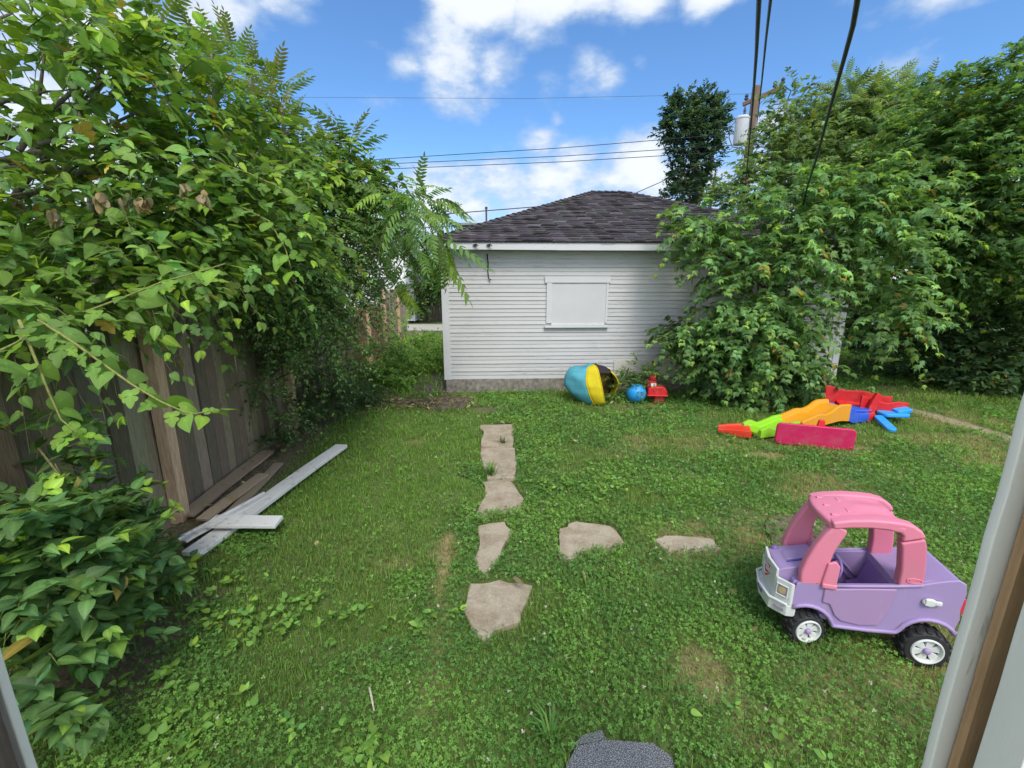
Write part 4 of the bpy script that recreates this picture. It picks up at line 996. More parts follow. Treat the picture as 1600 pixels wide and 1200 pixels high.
for th in (0, 1):
    for i, x in enumerate(xs):
        for j, y in enumerate(ys):
            v = (y - .19) / .178; nar = .86 + .14 * (i / (nx_ - 1)); yy = .19 + (y - .19) * nar
            xx = x + (.030 * abs(v) ** 2 if i < 3 else 0) * (1 - i / 3)
            z = roof_z(x, y)
            if th == 0:
                rec = (.50 < (i / (nx_ - 1)) < .93) and (.20 < j / (ny_ - 1) < .36 or .64 < j / (ny_ - 1) < .80)
                z -= .008 if rec else 0
            else: z -= .040
            vs.append((xx, yy, z))
K = nx_ * ny_; fs = []
for i in range(nx_ - 1):
    for j in range(ny_ - 1):
        a = i * ny_ + j; fs += [(a, a + ny_, a + ny_ + 1, a + 1), (K + a, K + a + 1, K + a + ny_ + 1, K + a + ny_)]
for i in range(nx_ - 1):
    a = i * ny_; fs.append((a, K + a, K + a + ny_, a + ny_)); a = i * ny_ + ny_ - 1; fs.append((a, a + ny_, K + a + ny_, K + a))
for j in range(ny_ - 1):
    a = j; fs.append((a, a + 1, K + a + 1, K + a)); a = (nx_ - 1) * ny_ + j; fs.append((a, K + a, K + a + 1, a + 1))
m.add(vs, fs); rf = m.build('roof', 'pink', car, .012, 3, angle=50)
for (x, y, w, d_) in ((.09, .09, .045, .02), (.09, .19, .045, .02), (.09, .29, .045, .02), (.16, .13, .02, .045), (.16, .25, .02, .045)):
    m = MB(); m.box((x, y, roof_z(x, y) - .003), (w, d_, .010)); m.build('roof_rib', 'pink', rf, .004, 2)
for yy in (.05, .33):
    m = MB(); m.prism([(.676, .33), (.702, .335), (.704, .42), (.684, .43)], yy - .025, yy + .025, 'y'); tl = m.build('tail_light', 'sticker_red', car, .006, 2)
    m = MB(); m.prism([(.700, .36), (.706, .362), (.706, .385), (.700, .385)], yy - .015, yy + .015, 'y'); m.build('lens', 'sticker_white', tl, .002, 1)
# ------------------------------------------------------------------ pop-up tent
tp0 = gp(938, 634); tent = empty('play_tent', (tp0[0], tp0[1] + .25, 0), 0, 'teal pop-up play tent with yellow rim slumped against the garage', 'play tent')
def lens(phi, v):
    """orange-like shell: phi around the axis, v from the ground pole to the top"""
    c, s_ = math.cos(phi), math.sin(phi)
    V_K = (0, .08, .3, .5, .7, .88, .96, 1.0)
    rl = np.interp(v, V_K, (.30, .42, .54, .565, .53, .42, .28, 0)); rr_ = np.interp(v, V_K, (.08, .16, .28, .36, .33, .22, .12, 0)); rd = np.interp(v, V_K, (.20, .27, .33, .34, .31, .24, .15, 0))
    fold = 1 + .022 * math.sin(phi * 7 + v * 6) * min(1, 6 * v) + .016 * math.sin(v * 15 + phi * 4)
    x = .07 - .15 * v + (rl if c < 0 else rr_) * c * fold; y = rd * s_ * fold + .08 * v
    z = float(np.interp(v, (0, .9, 1.0), (0, .625, .665))) + (.014 * math.sin(v * 9 + phi * 4)) * (0 < v < 1) - .035 * (c < -.2) * abs(c) * v ** 3
    return (x, y, max(z - .02, .0))
def shell(m, a0, a1, na, v0=0, v1=1, nv=18, sc=1.0):
    vs = []
    for i in range(na + 1):
        for j in range(nv + 1):
            p = lens(R(a0 + (a1 - a0) * i / na), v0 + (v1 - v0) * j / nv); q = (.0, .03, .33)
            vs.append(tuple(q[k] + (p[k] - q[k]) * sc for k in range(3)))
    fs = [(i * (nv + 1) + j, (i + 1) * (nv + 1) + j, (i + 1) * (nv + 1) + j + 1, i * (nv + 1) + j + 1) for i in range(na) for j in range(nv)]
    m.add(vs, fs)
def cloth(name, mat, parent, *args, th=.006, **k):
    m = MB(); shell(m, *args, **k); o = m.build(name, mat, parent, smooth=True); s_ = o.modifiers.new('s', 'SOLIDIFY'); s_.thickness = th; s_.offset = -1; return o
cloth('canopy', 'teal_fabric', tent, 62, 246, 30)
cloth('rim_band', 'yellow_fabric', tent, 246, 272, 5)
fl = cloth('side_flap', 'yellow_fabric', tent, -22, 26, 8, v0=.06, v1=.80)
cloth('mesh_window', 'black_mesh', tent, 26, 62, 6, v0=.0, v1=.98)
m = MB(); shell(m, 35, 244, 24, .03, .97, 14, .965); m.build('lining', 'brown_fabric', tent, smooth=True)
m = MB(); shell(m, 272, 338, 8, .80, .985, 4, .99); m.build('mesh_panel', 'black_mesh', tent, smooth=True)
pc = Vector(lens(R(-8), .42)); m = MB()
hoop = []
for k in range(25):
    a = 2 * math.pi * k / 24; hoop.append(lens(R(-8 + 12 * math.cos(a)), .42 + .10 * math.sin(a)))
hoop = [tuple(Vector(p) * 1.012) for p in hoop]; m.tube(hoop, .010, 6); m.add([tuple(pc * 1.012)] + hoop[:-1], [(0, 1 + k, 1 + (k + 1) % 24) for k in range(24)]); m.build('porthole', 'brown_fabric', fl)
for (aa, nm) in ((246, 'hoop'), (272, 'hoop')):
    m = MB(); m.tube([lens(R(aa), v) for v in np.linspace(0, 1, 22)], .008, 6); m.build(nm, 'yellow_fabric', tent, smooth=True)
m = MB(); m.tube([tuple(Vector(lens(R(300), 1)) + Vector((.10 + .04 * math.cos(a), -.01, .0 + .05 * math.sin(a)))) for a in np.linspace(0, 6.28, 16)], .008, 5); m.build('hanging_loop', 'beige_board', tent)
# ------------------------------------------------------------------ ball
bp = gp(996, 631); m = MB(); rb = .165; prof = []
for i in range(49):
    a = -math.pi / 2 + math.pi * i / 48; rr = rb * (1 + .006 * math.sin(a * 40)); prof.append((max(rr * math.cos(a), .001), rr * math.sin(a)))
m.lathe(prof, 40, 'z'); m.v = [tuple(Euler((.5, .3, 0)).to_matrix() @ Vector(v)) for v in m.v]
o = m.build('ball', 'ball_blue', None, smooth=True); o.location = (bp[0], bp[1] + .12, rb - .012); tag(o, 'shiny blue rubber ball between the teal tent and a red toy', 'ball')
# ------------------------------------------------------------------ red toy beside the ball
rp = gp(1027, 631); rt = empty('red_toy', (rp[0], rp[1] + .12, 0), R(-8), 'chunky red plastic toy with a white sticker standing next to the blue ball', 'toy')
m = MB(); m.box((.05, 0, .065), (.17, .17, .14), taper=.9); m.build('foot', 'red_plastic', rt, .015, 2)
m = MB(); m.prism([(-.13, .14), (-.15, .18), (-.145, .25), (-.10, .285), (.04, .30), (.13, .275), (.165, .22), (.165, .165), (.14, .135)], -.13, .13, 'y'); m.build('tub', 'red_plastic', rt, .02, 3)
m = MB(); m.box((.01, 0, .143), (.34, .28, .022)); m.build('rim', 'red_plastic', rt, .008, 2)
m = MB(); m.lathe([(.10, .24), (.09, .34), (.075, .37), (.06, .375)], 14, 'z', (-.085, .02, 0)); m.lathe([(.055, .36), (.055, .44), (.045, .46), (.01, .465)], 14, 'z', (-.07, .02, 0)); m.build('neck', 'red_plastic', rt, smooth=True)
m = MB(); m.box((-.06, -.078, .315), (.085, .006, .055), (R(-8), 0, R(6))); m.build('sticker', 'sticker_white', rt)
# ------------------------------------------------------------------ coloured roller coaster track
def seg(name, mat, parent, a, b, w, tops, bots, wall=.045, floor_drop=.06, n=14):
    """channel from a to b (x,y); tops/bots: height profiles along the length (list of (t,z))"""
    a, b = np.array(a), np.array(b); d = b - a; L = np.linalg.norm(d); d = d / L; nrm = np.array((-d[1], d[0]))
    ts = np.linspace(0, 1, n); tz = np.interp(ts, *zip(*tops)); bz = np.interp(ts, *zip(*bots)); ww = np.interp(ts, (0, 1), w if hasattr(w, '__len__') else (w, w))
    m = MB(); vs = []
    for t, z1, z0, W2 in zip(ts, tz, bz, ww):
        p = a + d * L * t; h = W2 / 2
        fl = max(z1 - floor_drop, z0 + .015)
        for (o_, z) in ((-h, z0), (h, z0), (h, z1), (h - wall, z1), (h - wall - .012, fl), (-h + wall + .012, fl), (-h + wall, z1), (-h, z1)): vs.append((*(p + nrm * o_), z))
    fs = [(i * 8 + k, i * 8 + (k + 1) % 8, (i + 1) * 8 + (k + 1) % 8, (i + 1) * 8 + k) for i in range(n - 1) for k in range(8)] + [(7, 6, 5, 4, 3, 2, 1, 0), tuple(range((n - 1) * 8, n * 8))]
    m.add(vs, fs); return m.build(name, mat, parent, .010, 2, angle=40)
A0, A1, A2, A3, A4 = (np.array(gp(*p)[:2]) for p in ((1132, 679), (1184, 688), (1248, 684), (1322, 668), (1357, 663)))
A0[0] -= .03; A0[1] += .14; A1[1] += .20; A2[1] += .24; A3[1] += .22; A4[1] += .22
tr = empty('toy_track', (A1[0], A1[1], 0), 0, 'plastic ride track with red, lime and orange sections lying on the lawn', 'toy track')
o1 = A1
seg('red_end', 'red_orange', tr, A0 - o1, A1 - o1, (.22, .40), [(0, .06), (.35, .085), (1, .115)], [(0, .012), (.5, .0), (1, .015)], .03, .02)
seg('lime_section', 'lime', tr, A1 - o1 + (.008, 0), A2 - o1, .36, [(0, .12), (.18, .165), (.40, .11), (.70, .165), (.82, .19), (1, .20)], [(0, .015), (1, .03)], .05, .06)
seg('orange_section', 'orange', tr, A2 - o1 + (.006, 0), A3 - o1, .36, [(0, .19), (.22, .23), (.34, .26), (.44, .235), (.58, .25), (.72, .325), (.80, .335), (1, .32)], [(0, .015), (.2, .04), (.5, .085), (.8, .10), (1, .07)], .05, .05)
seg('blue_end', 'blue_plastic', tr, A3 - o1 + (.006, 0), A4 - o1, .32, [(0, .28), (.25, .25), (.4, .17), (.7, .15), (1, .15)], [(0, .08), (.3, .02), (1, .02)], .04, .07)
# ------------------------------------------------------------------ magenta board
c0, c1 = gp(1212, 694), gp(1333, 705); c0[1] += .03; d_ = c1 - c0; Lp = np.linalg.norm(d_[:2])
pb = empty('pink_panel', tuple(c0), math.atan2(d_[1], d_[0]), 'magenta plastic panel with rounded corners standing on edge before the track', 'plastic panel')
def rrect(x0, x1, z0, z1, r, sag=0):
    pts = []
    for (cx, cz, a0) in ((x1 - r, z1 - r, 0), (x0 + r, z1 - r, 90), (x0 + r, z0 + r, 180), (x1 - r, z0 + r, 270)): pts += [(cx + r * math.cos(R(a0 + 15 * k)), cz + r * math.sin(R(a0 + 15 * k))) for k in range(7)]
    return pts
m = MB(); m.prism(rrect(0, Lp, .0, .285, .06), 0, .05, 'y'); m.v = [(x, y - .10 * (z - .0), z - .012 * math.sin(x * 3)) for x, y, z in m.v]; m.build('board', 'magenta', pb, .012, 3)
m = MB(); m.tube([(.06, -.012, .255), (Lp - .07, -.012, .255)], .008, 6); m.build('lip', 'magenta', pb, smooth=True)
m = MB(); m.box((Lp * .58, .06, .30), (.09, .05, .09), taper=.7); m.build('peg', 'red_plastic', pb, .01, 2)
# ------------------------------------------------------------------ overturned picnic table
t0 = gp(1368, 660); pt = empty('picnic_table', (t0[0], t0[1], 0), R(-4), 'red and sky blue plastic play table turned over behind the track', 'play table')
def wavy(m, x0, y0, x1, y1, zs, h0, th=.035, n=20):
    ts = np.linspace(0, 1, n); up_ = np.interp(ts, *zip(*zs)); lo_ = np.interp(ts, *zip(*h0))
    vs = []; d = Vector((x1 - x0, y1 - y0, 0)).normalized(); q = Vector((-d.y, d.x, 0)) * th / 2
    for t, u, l in zip(ts, up_, lo_):
        c = Vector((x0 + (x1 - x0) * t, y0 + (y1 - y0) * t, 0)); sway = .02 * math.sin(t * 8)
        for s_, z in ((-1, l), (1, l), (1, u), (-1, u)): vs.append(tuple(c + q * s_ + Vector((0, sway, z))))
    fs = [(i * 4 + k, i * 4 + (k + 1) % 4, (i + 1) * 4 + (k + 1) % 4, (i + 1) * 4 + k) for i in range(n - 1) for k in range(4)] + [(3, 2, 1, 0), tuple(range((n - 1) * 4, n * 4))]
    m.add(vs, fs)
# table top: a shallow red trough with wavy rims
m = MB(); wavy(m, -.46, .50, .46, .36, [(0, .44), (.1, .42), (.3, .36), (.5, .38), (.62, .36), (.8, .30), (1, .30)], [(0, .20), (.25, .08), (.7, .10), (1, .16)])
m.box((.02, .34, .16), (.66, .34, .05), (R(12), 0, R(-8))); m.build('table_top', 'red_plastic', pt, .010, 2)
m = MB(); wavy(m, -.12, .20, .50, .10, [(0, .36), (.2, .31), (.5, .26), (.75, .29), (1, .27)], [(0, .10), (.5, .12), (1, .16)]); m.build('side_rail', 'red_plastic', pt, .010, 2)
m = MB(); m.prism([(-.09, 0), (.02, 0), (.05, .16), (.10, .38), (.03, .42), (-.02, .30), (-.06, .15)], .10, .16, 'y'); m.prism([(-.20, -.0), (-.10, .0), (-.02, .12), (-.06, .17), (-.13, .13)], -.02, .08, 'y'); m.build('leg', 'red_plastic', pt, .012, 2)
m = MB(); m.prism(rrect(.06, .42, -.08, .14, .06), .10, .15, 'z'); m.box((.38, .06, .17), (.2, .12, .06), (R(8), R(-10), 0)); m.build('seat', 'sky_plastic', pt, .014, 3)
m = MB(); m.prism(rrect(-.36, -.02, .05, .30, .05), .05, .17, 'z'); m.build('seat', 'blue_plastic', pt, .014, 3)
s0, s1 = gp(1362, 662), gp(1394, 682)
m = MB(); Ls = .44; m.prism(rrect(-.02, Ls, -.055, .055, .05), .0, .05, 'z')
o = m.build('bench', 'sky_plastic', pt, .014, 3); o.location = (.0, -.03, .07); o.rotation_euler = (R(8), R(9), math.atan2(s1[1] - s0[1], s1[0] - s0[0]) + R(4))
# ------------------------------------------------------------------ trees and shrubs
G_MAPLE, T_MAPLE = (.160, .300, .098), (.42, .64, .13)
G_DARK, T_DARK = (.045, .105, .028), (.16, .30, .045)
# young maple standing before the garage
plant('young_maple', 'young bright green maple leaning over the right half of the garage wall', 'tree', gp(1190, 618),
      [(1075, 345, 7.3, 20, 30, .2, 20), (1062, 372, 7.3, 18, 14, .15, 8), (1110, 395, 7.25, 34, 42, .3, 32), (1160, 385, 7.2, 45, 52, .4, 26), (1140, 455, 7.2, 30, 48, .3, 30), (1190, 440, 7.0, 65, 55, .5, 54),
       (1085, 522, 7.2, 32, 22, .25, 28), (1130, 555, 7.15, 55, 38, .4, 70), (1180, 520, 6.95, 65, 50, .5, 80), (1225, 480, 6.8, 50, 50, .5, 56), (1285, 455, 6.8, 24, 30, .3, 14), (1390, 410, 6.7, 45, 45, .5, 50),
       (1250, 400, 7.0, 70, 55, .5, 56), (1240, 320, 7.4, 70, 55, .5, 70), (1310, 340, 7.0, 80, 60, .5, 84), (1165, 325, 7.8, 36, 30, .3, 14), (1390, 330, 6.9, 60, 60, .5, 66), (1390, 500, 6.6, 42, 36, .4, 34), (1420, 465, 6.5, 28, 45, .4, 28), (1205, 560, 6.9, 60, 42, .5, 60),
       (1155, 600, 7.2, 55, 18, .3, 34), (1215, 605, 7.0, 55, 18, .35, 30)],
      [MAPLE, MAPLE2, MAPLE3, MAPLE3], .48, 6, .124, G_MAPLE, T_MAPLE, .26, .55, .05, dens=1.0, bias=(-.05, -.35, .05), trunk_top=at(1215, 430, 7.2), fork=.5, limb_col=(.16, .14, .10))
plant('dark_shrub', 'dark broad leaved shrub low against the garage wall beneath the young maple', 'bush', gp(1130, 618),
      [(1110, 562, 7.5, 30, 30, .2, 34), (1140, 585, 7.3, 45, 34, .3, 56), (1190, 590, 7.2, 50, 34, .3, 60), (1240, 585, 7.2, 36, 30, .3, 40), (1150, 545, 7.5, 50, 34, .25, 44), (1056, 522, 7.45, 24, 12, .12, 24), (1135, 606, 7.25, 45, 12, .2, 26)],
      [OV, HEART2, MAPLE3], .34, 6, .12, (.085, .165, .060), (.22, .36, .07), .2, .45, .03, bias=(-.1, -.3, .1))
# big maple filling the right edge
plant('big_maple', 'large dense dark green maple filling the right edge behind the door post', 'tree', (9.6, 9.4, 0),
      [(1475, 205, 8.3, 75, 70, .9, 170), (1565, 170, 7.8, 80, 75, .9, 200), (1540, 260, 7.6, 110, 90, .9, 300), (1450, 280, 8.0, 80, 90, .8, 210), (1590, 350, 7.3, 90, 80, .8, 220), (1490, 370, 7.7, 90, 75, .8, 230),
       (1660, 220, 7.6, 110, 120, 1.0, 200), (1700, 380, 7.4, 100, 90, .9, 130), (1660, 150, 8.2, 90, 70, 1.0, 130), (1440, 430, 8.4, 60, 50, .6, 90), (1560, 440, 8.2, 90, 45, .7, 140), (1630, 120, 8.6, 70, 50, .9, 80)],
      [MAPLE, MAPLE2, MAPLE3, OV], .5, 6, .118, (.110, .220, .062), (.40, .58, .07), .22, .4, .16, bias=(-.15, -.35, .1), trunk_top=(9.4, 9.2, 3.6), fork=.6)
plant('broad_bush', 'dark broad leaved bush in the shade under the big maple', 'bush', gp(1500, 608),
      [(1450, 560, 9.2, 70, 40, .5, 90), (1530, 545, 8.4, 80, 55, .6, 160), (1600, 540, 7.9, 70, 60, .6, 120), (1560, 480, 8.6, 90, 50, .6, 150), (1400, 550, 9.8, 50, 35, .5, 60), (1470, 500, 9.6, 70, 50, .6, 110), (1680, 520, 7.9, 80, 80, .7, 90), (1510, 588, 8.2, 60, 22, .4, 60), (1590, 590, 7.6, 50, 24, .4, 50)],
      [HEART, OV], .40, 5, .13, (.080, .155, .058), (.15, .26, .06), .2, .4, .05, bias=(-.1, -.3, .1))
# trees behind them, past the garage
plant('heaven_tree', 'tall pale feathery leaved tree rising between pole and big maple', 'tree', (10.6, 13.5, 0),
      [(1320, 190, 12.5, 50, 40, .8, 44), (1390, 180, 12.0, 40, 34, .8, 34), (1360, 225, 12.0, 70, 55, .9, 80), (1425, 225, 11.5, 55, 60, .9, 66), (1300, 225, 12.8, 60, 50, .8, 60), (1400, 270, 11.2, 70, 60, .9, 80), (1270, 215, 13.2, 36, 34, .6, 26)],
      FR, .25, 3, .52, (.155, .245, .105), (.26, .37, .12), .3, .3, .13, bias=(-.1, -.25, .35), young=.1, jit=.35, twig=True)
plant('rear_maple', 'hazy light green maple behind the garage next to the utility pole', 'tree', (8.2, 12.2, 0),
      [(1232, 175, 12.2, 24, 36, .4, 36), (1245, 215, 12.0, 55, 40, .7, 95), (1215, 270, 11.8, 60, 45, .7, 120), (1280, 265, 11.5, 70, 50, .8, 150), (1180, 310, 11.5, 55, 35, .6, 80), (1250, 320, 11.2, 80, 45, .8, 150), (1340, 290, 10.8, 70, 60, .8, 140), (1130, 322, 12.0, 32, 22, .4, 40), (1340, 350, 10.5, 80, 60, .8, 120)],
      [MAPLE, MAPLE3, OV], .5, 6, .135, (.160, .260, .105), (.34, .48, .13), .3, .3, .12, bias=(-.1, -.3, .25))
plant('dark_tree', 'dark upright tree with a narrow rounded crown behind the garage roof', 'tree', (*at(1082, 300, 28)[:2], 0),
      [(1058, 188, 28, 20, 26, 1.1, 90), (1098, 180, 28, 24, 26, 1.2, 110), (1080, 222, 28, 34, 26, 1.4, 130), (1122, 196, 28, 12, 30, .7, 46), (1078, 262, 28, 26, 30, 1.2, 110), (1062, 302, 28, 24, 24, 1.1, 80), (1092, 290, 28, 20, 24, 1.0, 60), (1052, 165, 28, 7, 14, .4, 18), (1078, 157, 28, 8, 14, .5, 18), (1102, 155, 28, 8, 13, .5, 18), (1036, 205, 28, 9, 8, .4, 14), (1128, 168, 28, 6, 12, .4, 10), (1115, 240, 28, 12, 16, .5, 22)],
      OV, .55, 7, .26, (.055, .110, .070), (.10, .17, .09), .2, .2, .3, bias=(0, 0, .3), fork=.9, twig=False, dens=1.4)
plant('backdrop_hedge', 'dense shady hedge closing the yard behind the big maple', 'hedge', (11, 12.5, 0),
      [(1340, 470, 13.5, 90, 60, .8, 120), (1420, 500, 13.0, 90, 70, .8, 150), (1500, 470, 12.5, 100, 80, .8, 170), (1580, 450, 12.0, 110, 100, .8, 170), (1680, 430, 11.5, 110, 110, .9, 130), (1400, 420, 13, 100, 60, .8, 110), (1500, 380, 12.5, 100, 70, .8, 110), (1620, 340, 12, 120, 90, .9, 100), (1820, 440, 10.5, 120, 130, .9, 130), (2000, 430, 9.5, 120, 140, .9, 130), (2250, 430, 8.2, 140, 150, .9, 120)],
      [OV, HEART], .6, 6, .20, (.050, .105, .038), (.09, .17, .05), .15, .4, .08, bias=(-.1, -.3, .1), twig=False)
# left: mulberry over the fence
G_MUL, T_MUL = (.155, .275, .062), (.38, .56, .06)
def hero(L, off):
    """single hanging branches close to the door"""
    for (pts, Ys, n, sz, seedc) in (
        ([(60, 500), (115, 535), (160, 568), (205, 600), (255, 630), (300, 648), (335, 640)], [1.75, 1.72, 1.7, 1.68, 1.66, 1.65, 1.64], 15, .100, 0),
        ([(30, 500), (55, 560), (75, 610), (95, 655), (120, 676)], [1.7, 1.66, 1.62, 1.6, 1.58], 9, .108, 1),
        ([(90, 500), (140, 485), (200, 462), (255, 440), (310, 425), (352, 412)], [2.1, 2.1, 2.08, 2.06, 2.05, 2.05], 13, .118, 2),
        ([(-30, 560), (20, 540), (40, 525)], [1.5, 1.5, 1.5], 4, .12, 3),
        ([(300, 300), (370, 320), (420, 345), (445, 385), (455, 420)], [3.0, 2.95, 2.9, 2.85, 2.8], 11, .14, 4),
        ([(330, 250), (400, 275), (450, 300), (480, 330)], [3.2, 3.2, 3.1, 3.1], 8, .14, 5)):
        P = np.array([at(x, y, Y) for (x, y), Y in zip(pts, Ys)]); s = np.linspace(0, len(P) - 1, n); Q = np.stack([np.interp(s, range(len(P)), P[:, k]) for k in range(3)], 1)
        D = unit(np.gradient(Q, axis=0)); side = unit(np.cross(D, UP))
        for i in range(n):
            for sd_ in ((1, -1) if rng.random() < .45 else ((1,) if i % 2 else (-1,))):
                d = unit(D[i] * .6 + side[i] * sd_ * .8 + np.array((0, -.15, -.30)) + rng.normal(0, .22, 3))
                nr = unit(np.array((0, -.55, .8)) + rng.normal(0, .35, 3)); t = i / (n - 1)
                c = np.array(G_MUL) * 1.1 * (1 - .75 * t ** 2) + np.array((.24, .42, .05)) * .75 * t ** 2
                L.put([MULBV, MULBV, MULB2V], (Q[i] + d * .03 - off)[None], d[None], nr[None], np.array([sz * rng.uniform(.75, 1.15) * (1 - .35 * t)]), jcol(c, 1, .12, .05))
        HERO.append((Q - off, .006, .0025))
HERO = []
mul = plant('mulberry_tree', 'leaning mulberry with big lobed leaves hanging over the near fence', 'tree', (-4.3, 2.9, 0),
      [(70, 80, 2.9, 95, 65, .5, 24), (190, 100, 3.1, 80, 60, .5, 28), (280, 130, 3.4, 70, 55, .5, 24), (50, 300, 2.7, 80, 45, .4, 18), (160, 250, 2.9, 70, 50, .5, 20), (250, 240, 3.1, 65, 55, .5, 26), (350, 210, 3.8, 60, 50, .6, 26), (330, 300, 3.3, 70, 50, .5, 40),
       (400, 280, 3.9, 60, 50, .5, 34), (200, 340, 2.9, 90, 40, .4, 26), (60, 420, 2.5, 100, 45, .4, 34), (180, 420, 2.7, 95, 36, .4, 40), (290, 390, 3.1, 75, 40, .4, 56), (400, 360, 3.7, 65, 50, .5, 60), (-80, 200, 2.7, 80, 120, .5, 30), (-80, 400, 2.4, 80, 80, .5, 34), (20, 480, 2.2, 60, 28, .3, 22), (20, 20, 3.0, 80, 50, .5, 24)],
      [MULB2V, MULBV, MULBV, HEART2V, OVV], .46, 8, .108, G_MUL, T_MUL, .28, .5, .09, opposite=False, dens=1.3, bias=(.35, -.25, .0), trunk_top=(-3.7, 2.9, 2.6), jit=.4, extra=hero, limb_col=(.14, .12, .09))
for Q, r0, r1 in HERO:
    m = MB(); m.tube([tuple(q) for q in Q], list(np.linspace(r0, r1, len(Q))), 6, (.20, .21, .06)); m.build('branch', 'bark', mul, smooth=True)
for (a, b, r) in (((30, 235, 2.6), (235, 95, 3.6), .016), ((-20, 170, 2.5), (110, 140, 3.0), .012), ((60, 225, 2.6), (330, 150, 3.6), .012), ((90, 280, 2.8), (390, 200, 3.9), .008)):
    m = MB(); m.tube([tuple(p) for p in [tuple(np.array(q) - np.array((-4.3, 2.9, 0))) for q in limb(at(*a), at(*b), .04)]], list(np.linspace(r, r * .3, 7)), 6, (.11, .10, .09)); m.build('branch', 'bark', mul, smooth=True)
# dried hanging leaf clusters caught in it
for i, (x, y) in enumerate(((155, 305), (197, 303), (222, 297), (284, 288), (316, 296), (80, 318), (30, 312))):
    L = Leaves(); p = at(x, y + 6 * (i % 3), 2.25 + .09 * (i * 3 % 5)); n = 9 + 3 * (i % 3)
    L.put([OV, HEART2], rng.normal(0, .012, (n, 3)) - UP * .01, unit(rng.normal(0, .25, (n, 3)) - UP), rnd(n), rng.uniform(.035, .065, n), jcol((.27, .215, .125), n, .3))
    o = L.build('dry_cluster'); o.location = tuple(p); tag(o, ('shrivelled brown leaf cluster left of the middle pair in the mulberry', 'darkest shrivelled brown leaf cluster hanging in the row in the mulberry', 'largest shrivelled brown leaf cluster of the row in the mulberry', 'shrivelled brown leaf cluster second from the end of the row towards the garage', 'shrivelled brown leaf cluster hanging nearest to the garage in the mulberry', 'shrivelled brown leaf cluster second from the left end of the row', 'leftmost shrivelled brown leaf cluster dangling in the mulberry')[i], 'dead leaves', 'dried leaf clusters in the mulberry')
def rosette_tree(name, label, base, heads, flen, col, tip, group=None, per=11, FRS=FR, tipc=.3, trunk_r=.05):
    root = empty(name, tuple(base), 0, label, 'tree', group); L = Leaves(); off = np.array(base, float); W_ = MB()
    for (px, py, Y, sc) in heads:
        c = at(px, py - 26, Y) + UP * .05 * sc
        n = per; a = np.arange(n) * 2.39996 + rng.random() * 6; el = np.linspace(1.25, .15, n) + rng.normal(0, .12, n)
        D = np.stack([np.cos(a) * np.cos(el), np.sin(a) * np.cos(el), np.sin(el)], 1)
        cc = jcol(col, n, .15); young = np.linspace(1, 0, n)[:, None] ** 2 * tipc; cc = cc * (1 - young) + np.array(tip) * young
        Nn = unit(UP[None] * .9 - D * np.sin(el)[:, None] + rng.normal(0, .12, (n, 3)))
        P = c - off + rng.normal(0, .02, (n, 3)) - UP * np.linspace(0, .22, n)[:, None] * sc
        L.put(FRS, P, D, Nn, flen * sc * rng.uniform(.75, 1.1, n) * np.linspace(.72, 1.05, n), cc)
        top = c - off; W_.tube(limb((rng.normal(0, .05), rng.normal(0, .05), .05), top, .05), list(np.linspace(trunk_r, .012, 7)), 7, (.16, .15, .11))
    L.build('crown', 'leaf', root); W_.build('trunk', 'bark', root, smooth=True); return root
rosette_tree('heaven_sapling', 'feathery leaved sapling with a clear rosette against the clouds', (-3.9, 7.0, 0), [(548, 255, 6.6, 1.0), (520, 300, 6.8, .8), (590, 330, 7.0, .8), (500, 250, 6.9, .75), (560, 320, 6.4, .8), (475, 300, 6.6, .9)], .72, (.085, .185, .055), (.30, .17, .05), per=13)
rosette_tree('heaven_sapling', 'feathery sapling with reddish young tips above the middle of the fence', (-4.0, 5.2, 0), [(430, 165, 5.2, .85), (395, 150, 5.3, .7), (455, 230, 5.4, .7), (365, 110, 5.0, .7), (410, 240, 5.0, .8), (400, 190, 4.6, .75), (350, 160, 4.4, .7), (440, 200, 4.7, .7), (380, 260, 4.2, .65)], .58, (.11, .215, .055), (.42, .22, .06), per=12)
rosette_tree('heaven_sapling', 'tall feathery sapling with yellow tips at the top of the picture', (-3.9, 3.9, 0), [(255, 60, 3.9, .65), (95, 45, 3.6, .6), (300, 90, 4.0, .6), (225, 100, 3.8, .6), (330, 110, 3.7, .6), (165, 70, 3.5, .55), (280, 170, 3.6, .55)], .58, (.125, .23, .05), (.40, .30, .07), per=9)
# bushy hedge along the fence
G_HED = (.145, .265, .092)
plant('honeysuckle_hedge', 'dark small leaved shrub spilling over the middle of the board fence', 'bush', (*fence_pt(2.2, -.5), 0),
      [(430, 420, 5.0, 65, 60, .5, 170), (500, 390, 5.6, 70, 60, .5, 190), (400, 470, 4.7, 45, 40, .35, 60), (470, 470, 5.0, 55, 55, .45, 130), (515, 440, 5.8, 55, 65, .5, 160), (440, 545, 5.0, 26, 28, .2, 26), (510, 530, 5.5, 45, 40, .35, 70), (545, 400, 6.8, 45, 60, .5, 120), (550, 480, 6.8, 35, 45, .4, 70), (540, 340, 6.3, 60, 50, .5, 100), (350, 430, 4.4, 45, 35, .35, 44), (400, 590, 4.85, 20, 30, .12, 16), (425, 640, 4.95, 22, 34, .12, 22)],
      OV, .48, 9, .060, G_HED, (.24, .38, .08), .3, .55, .04, bias=(.45, -.25, .0), dens=1.25, twig=True)
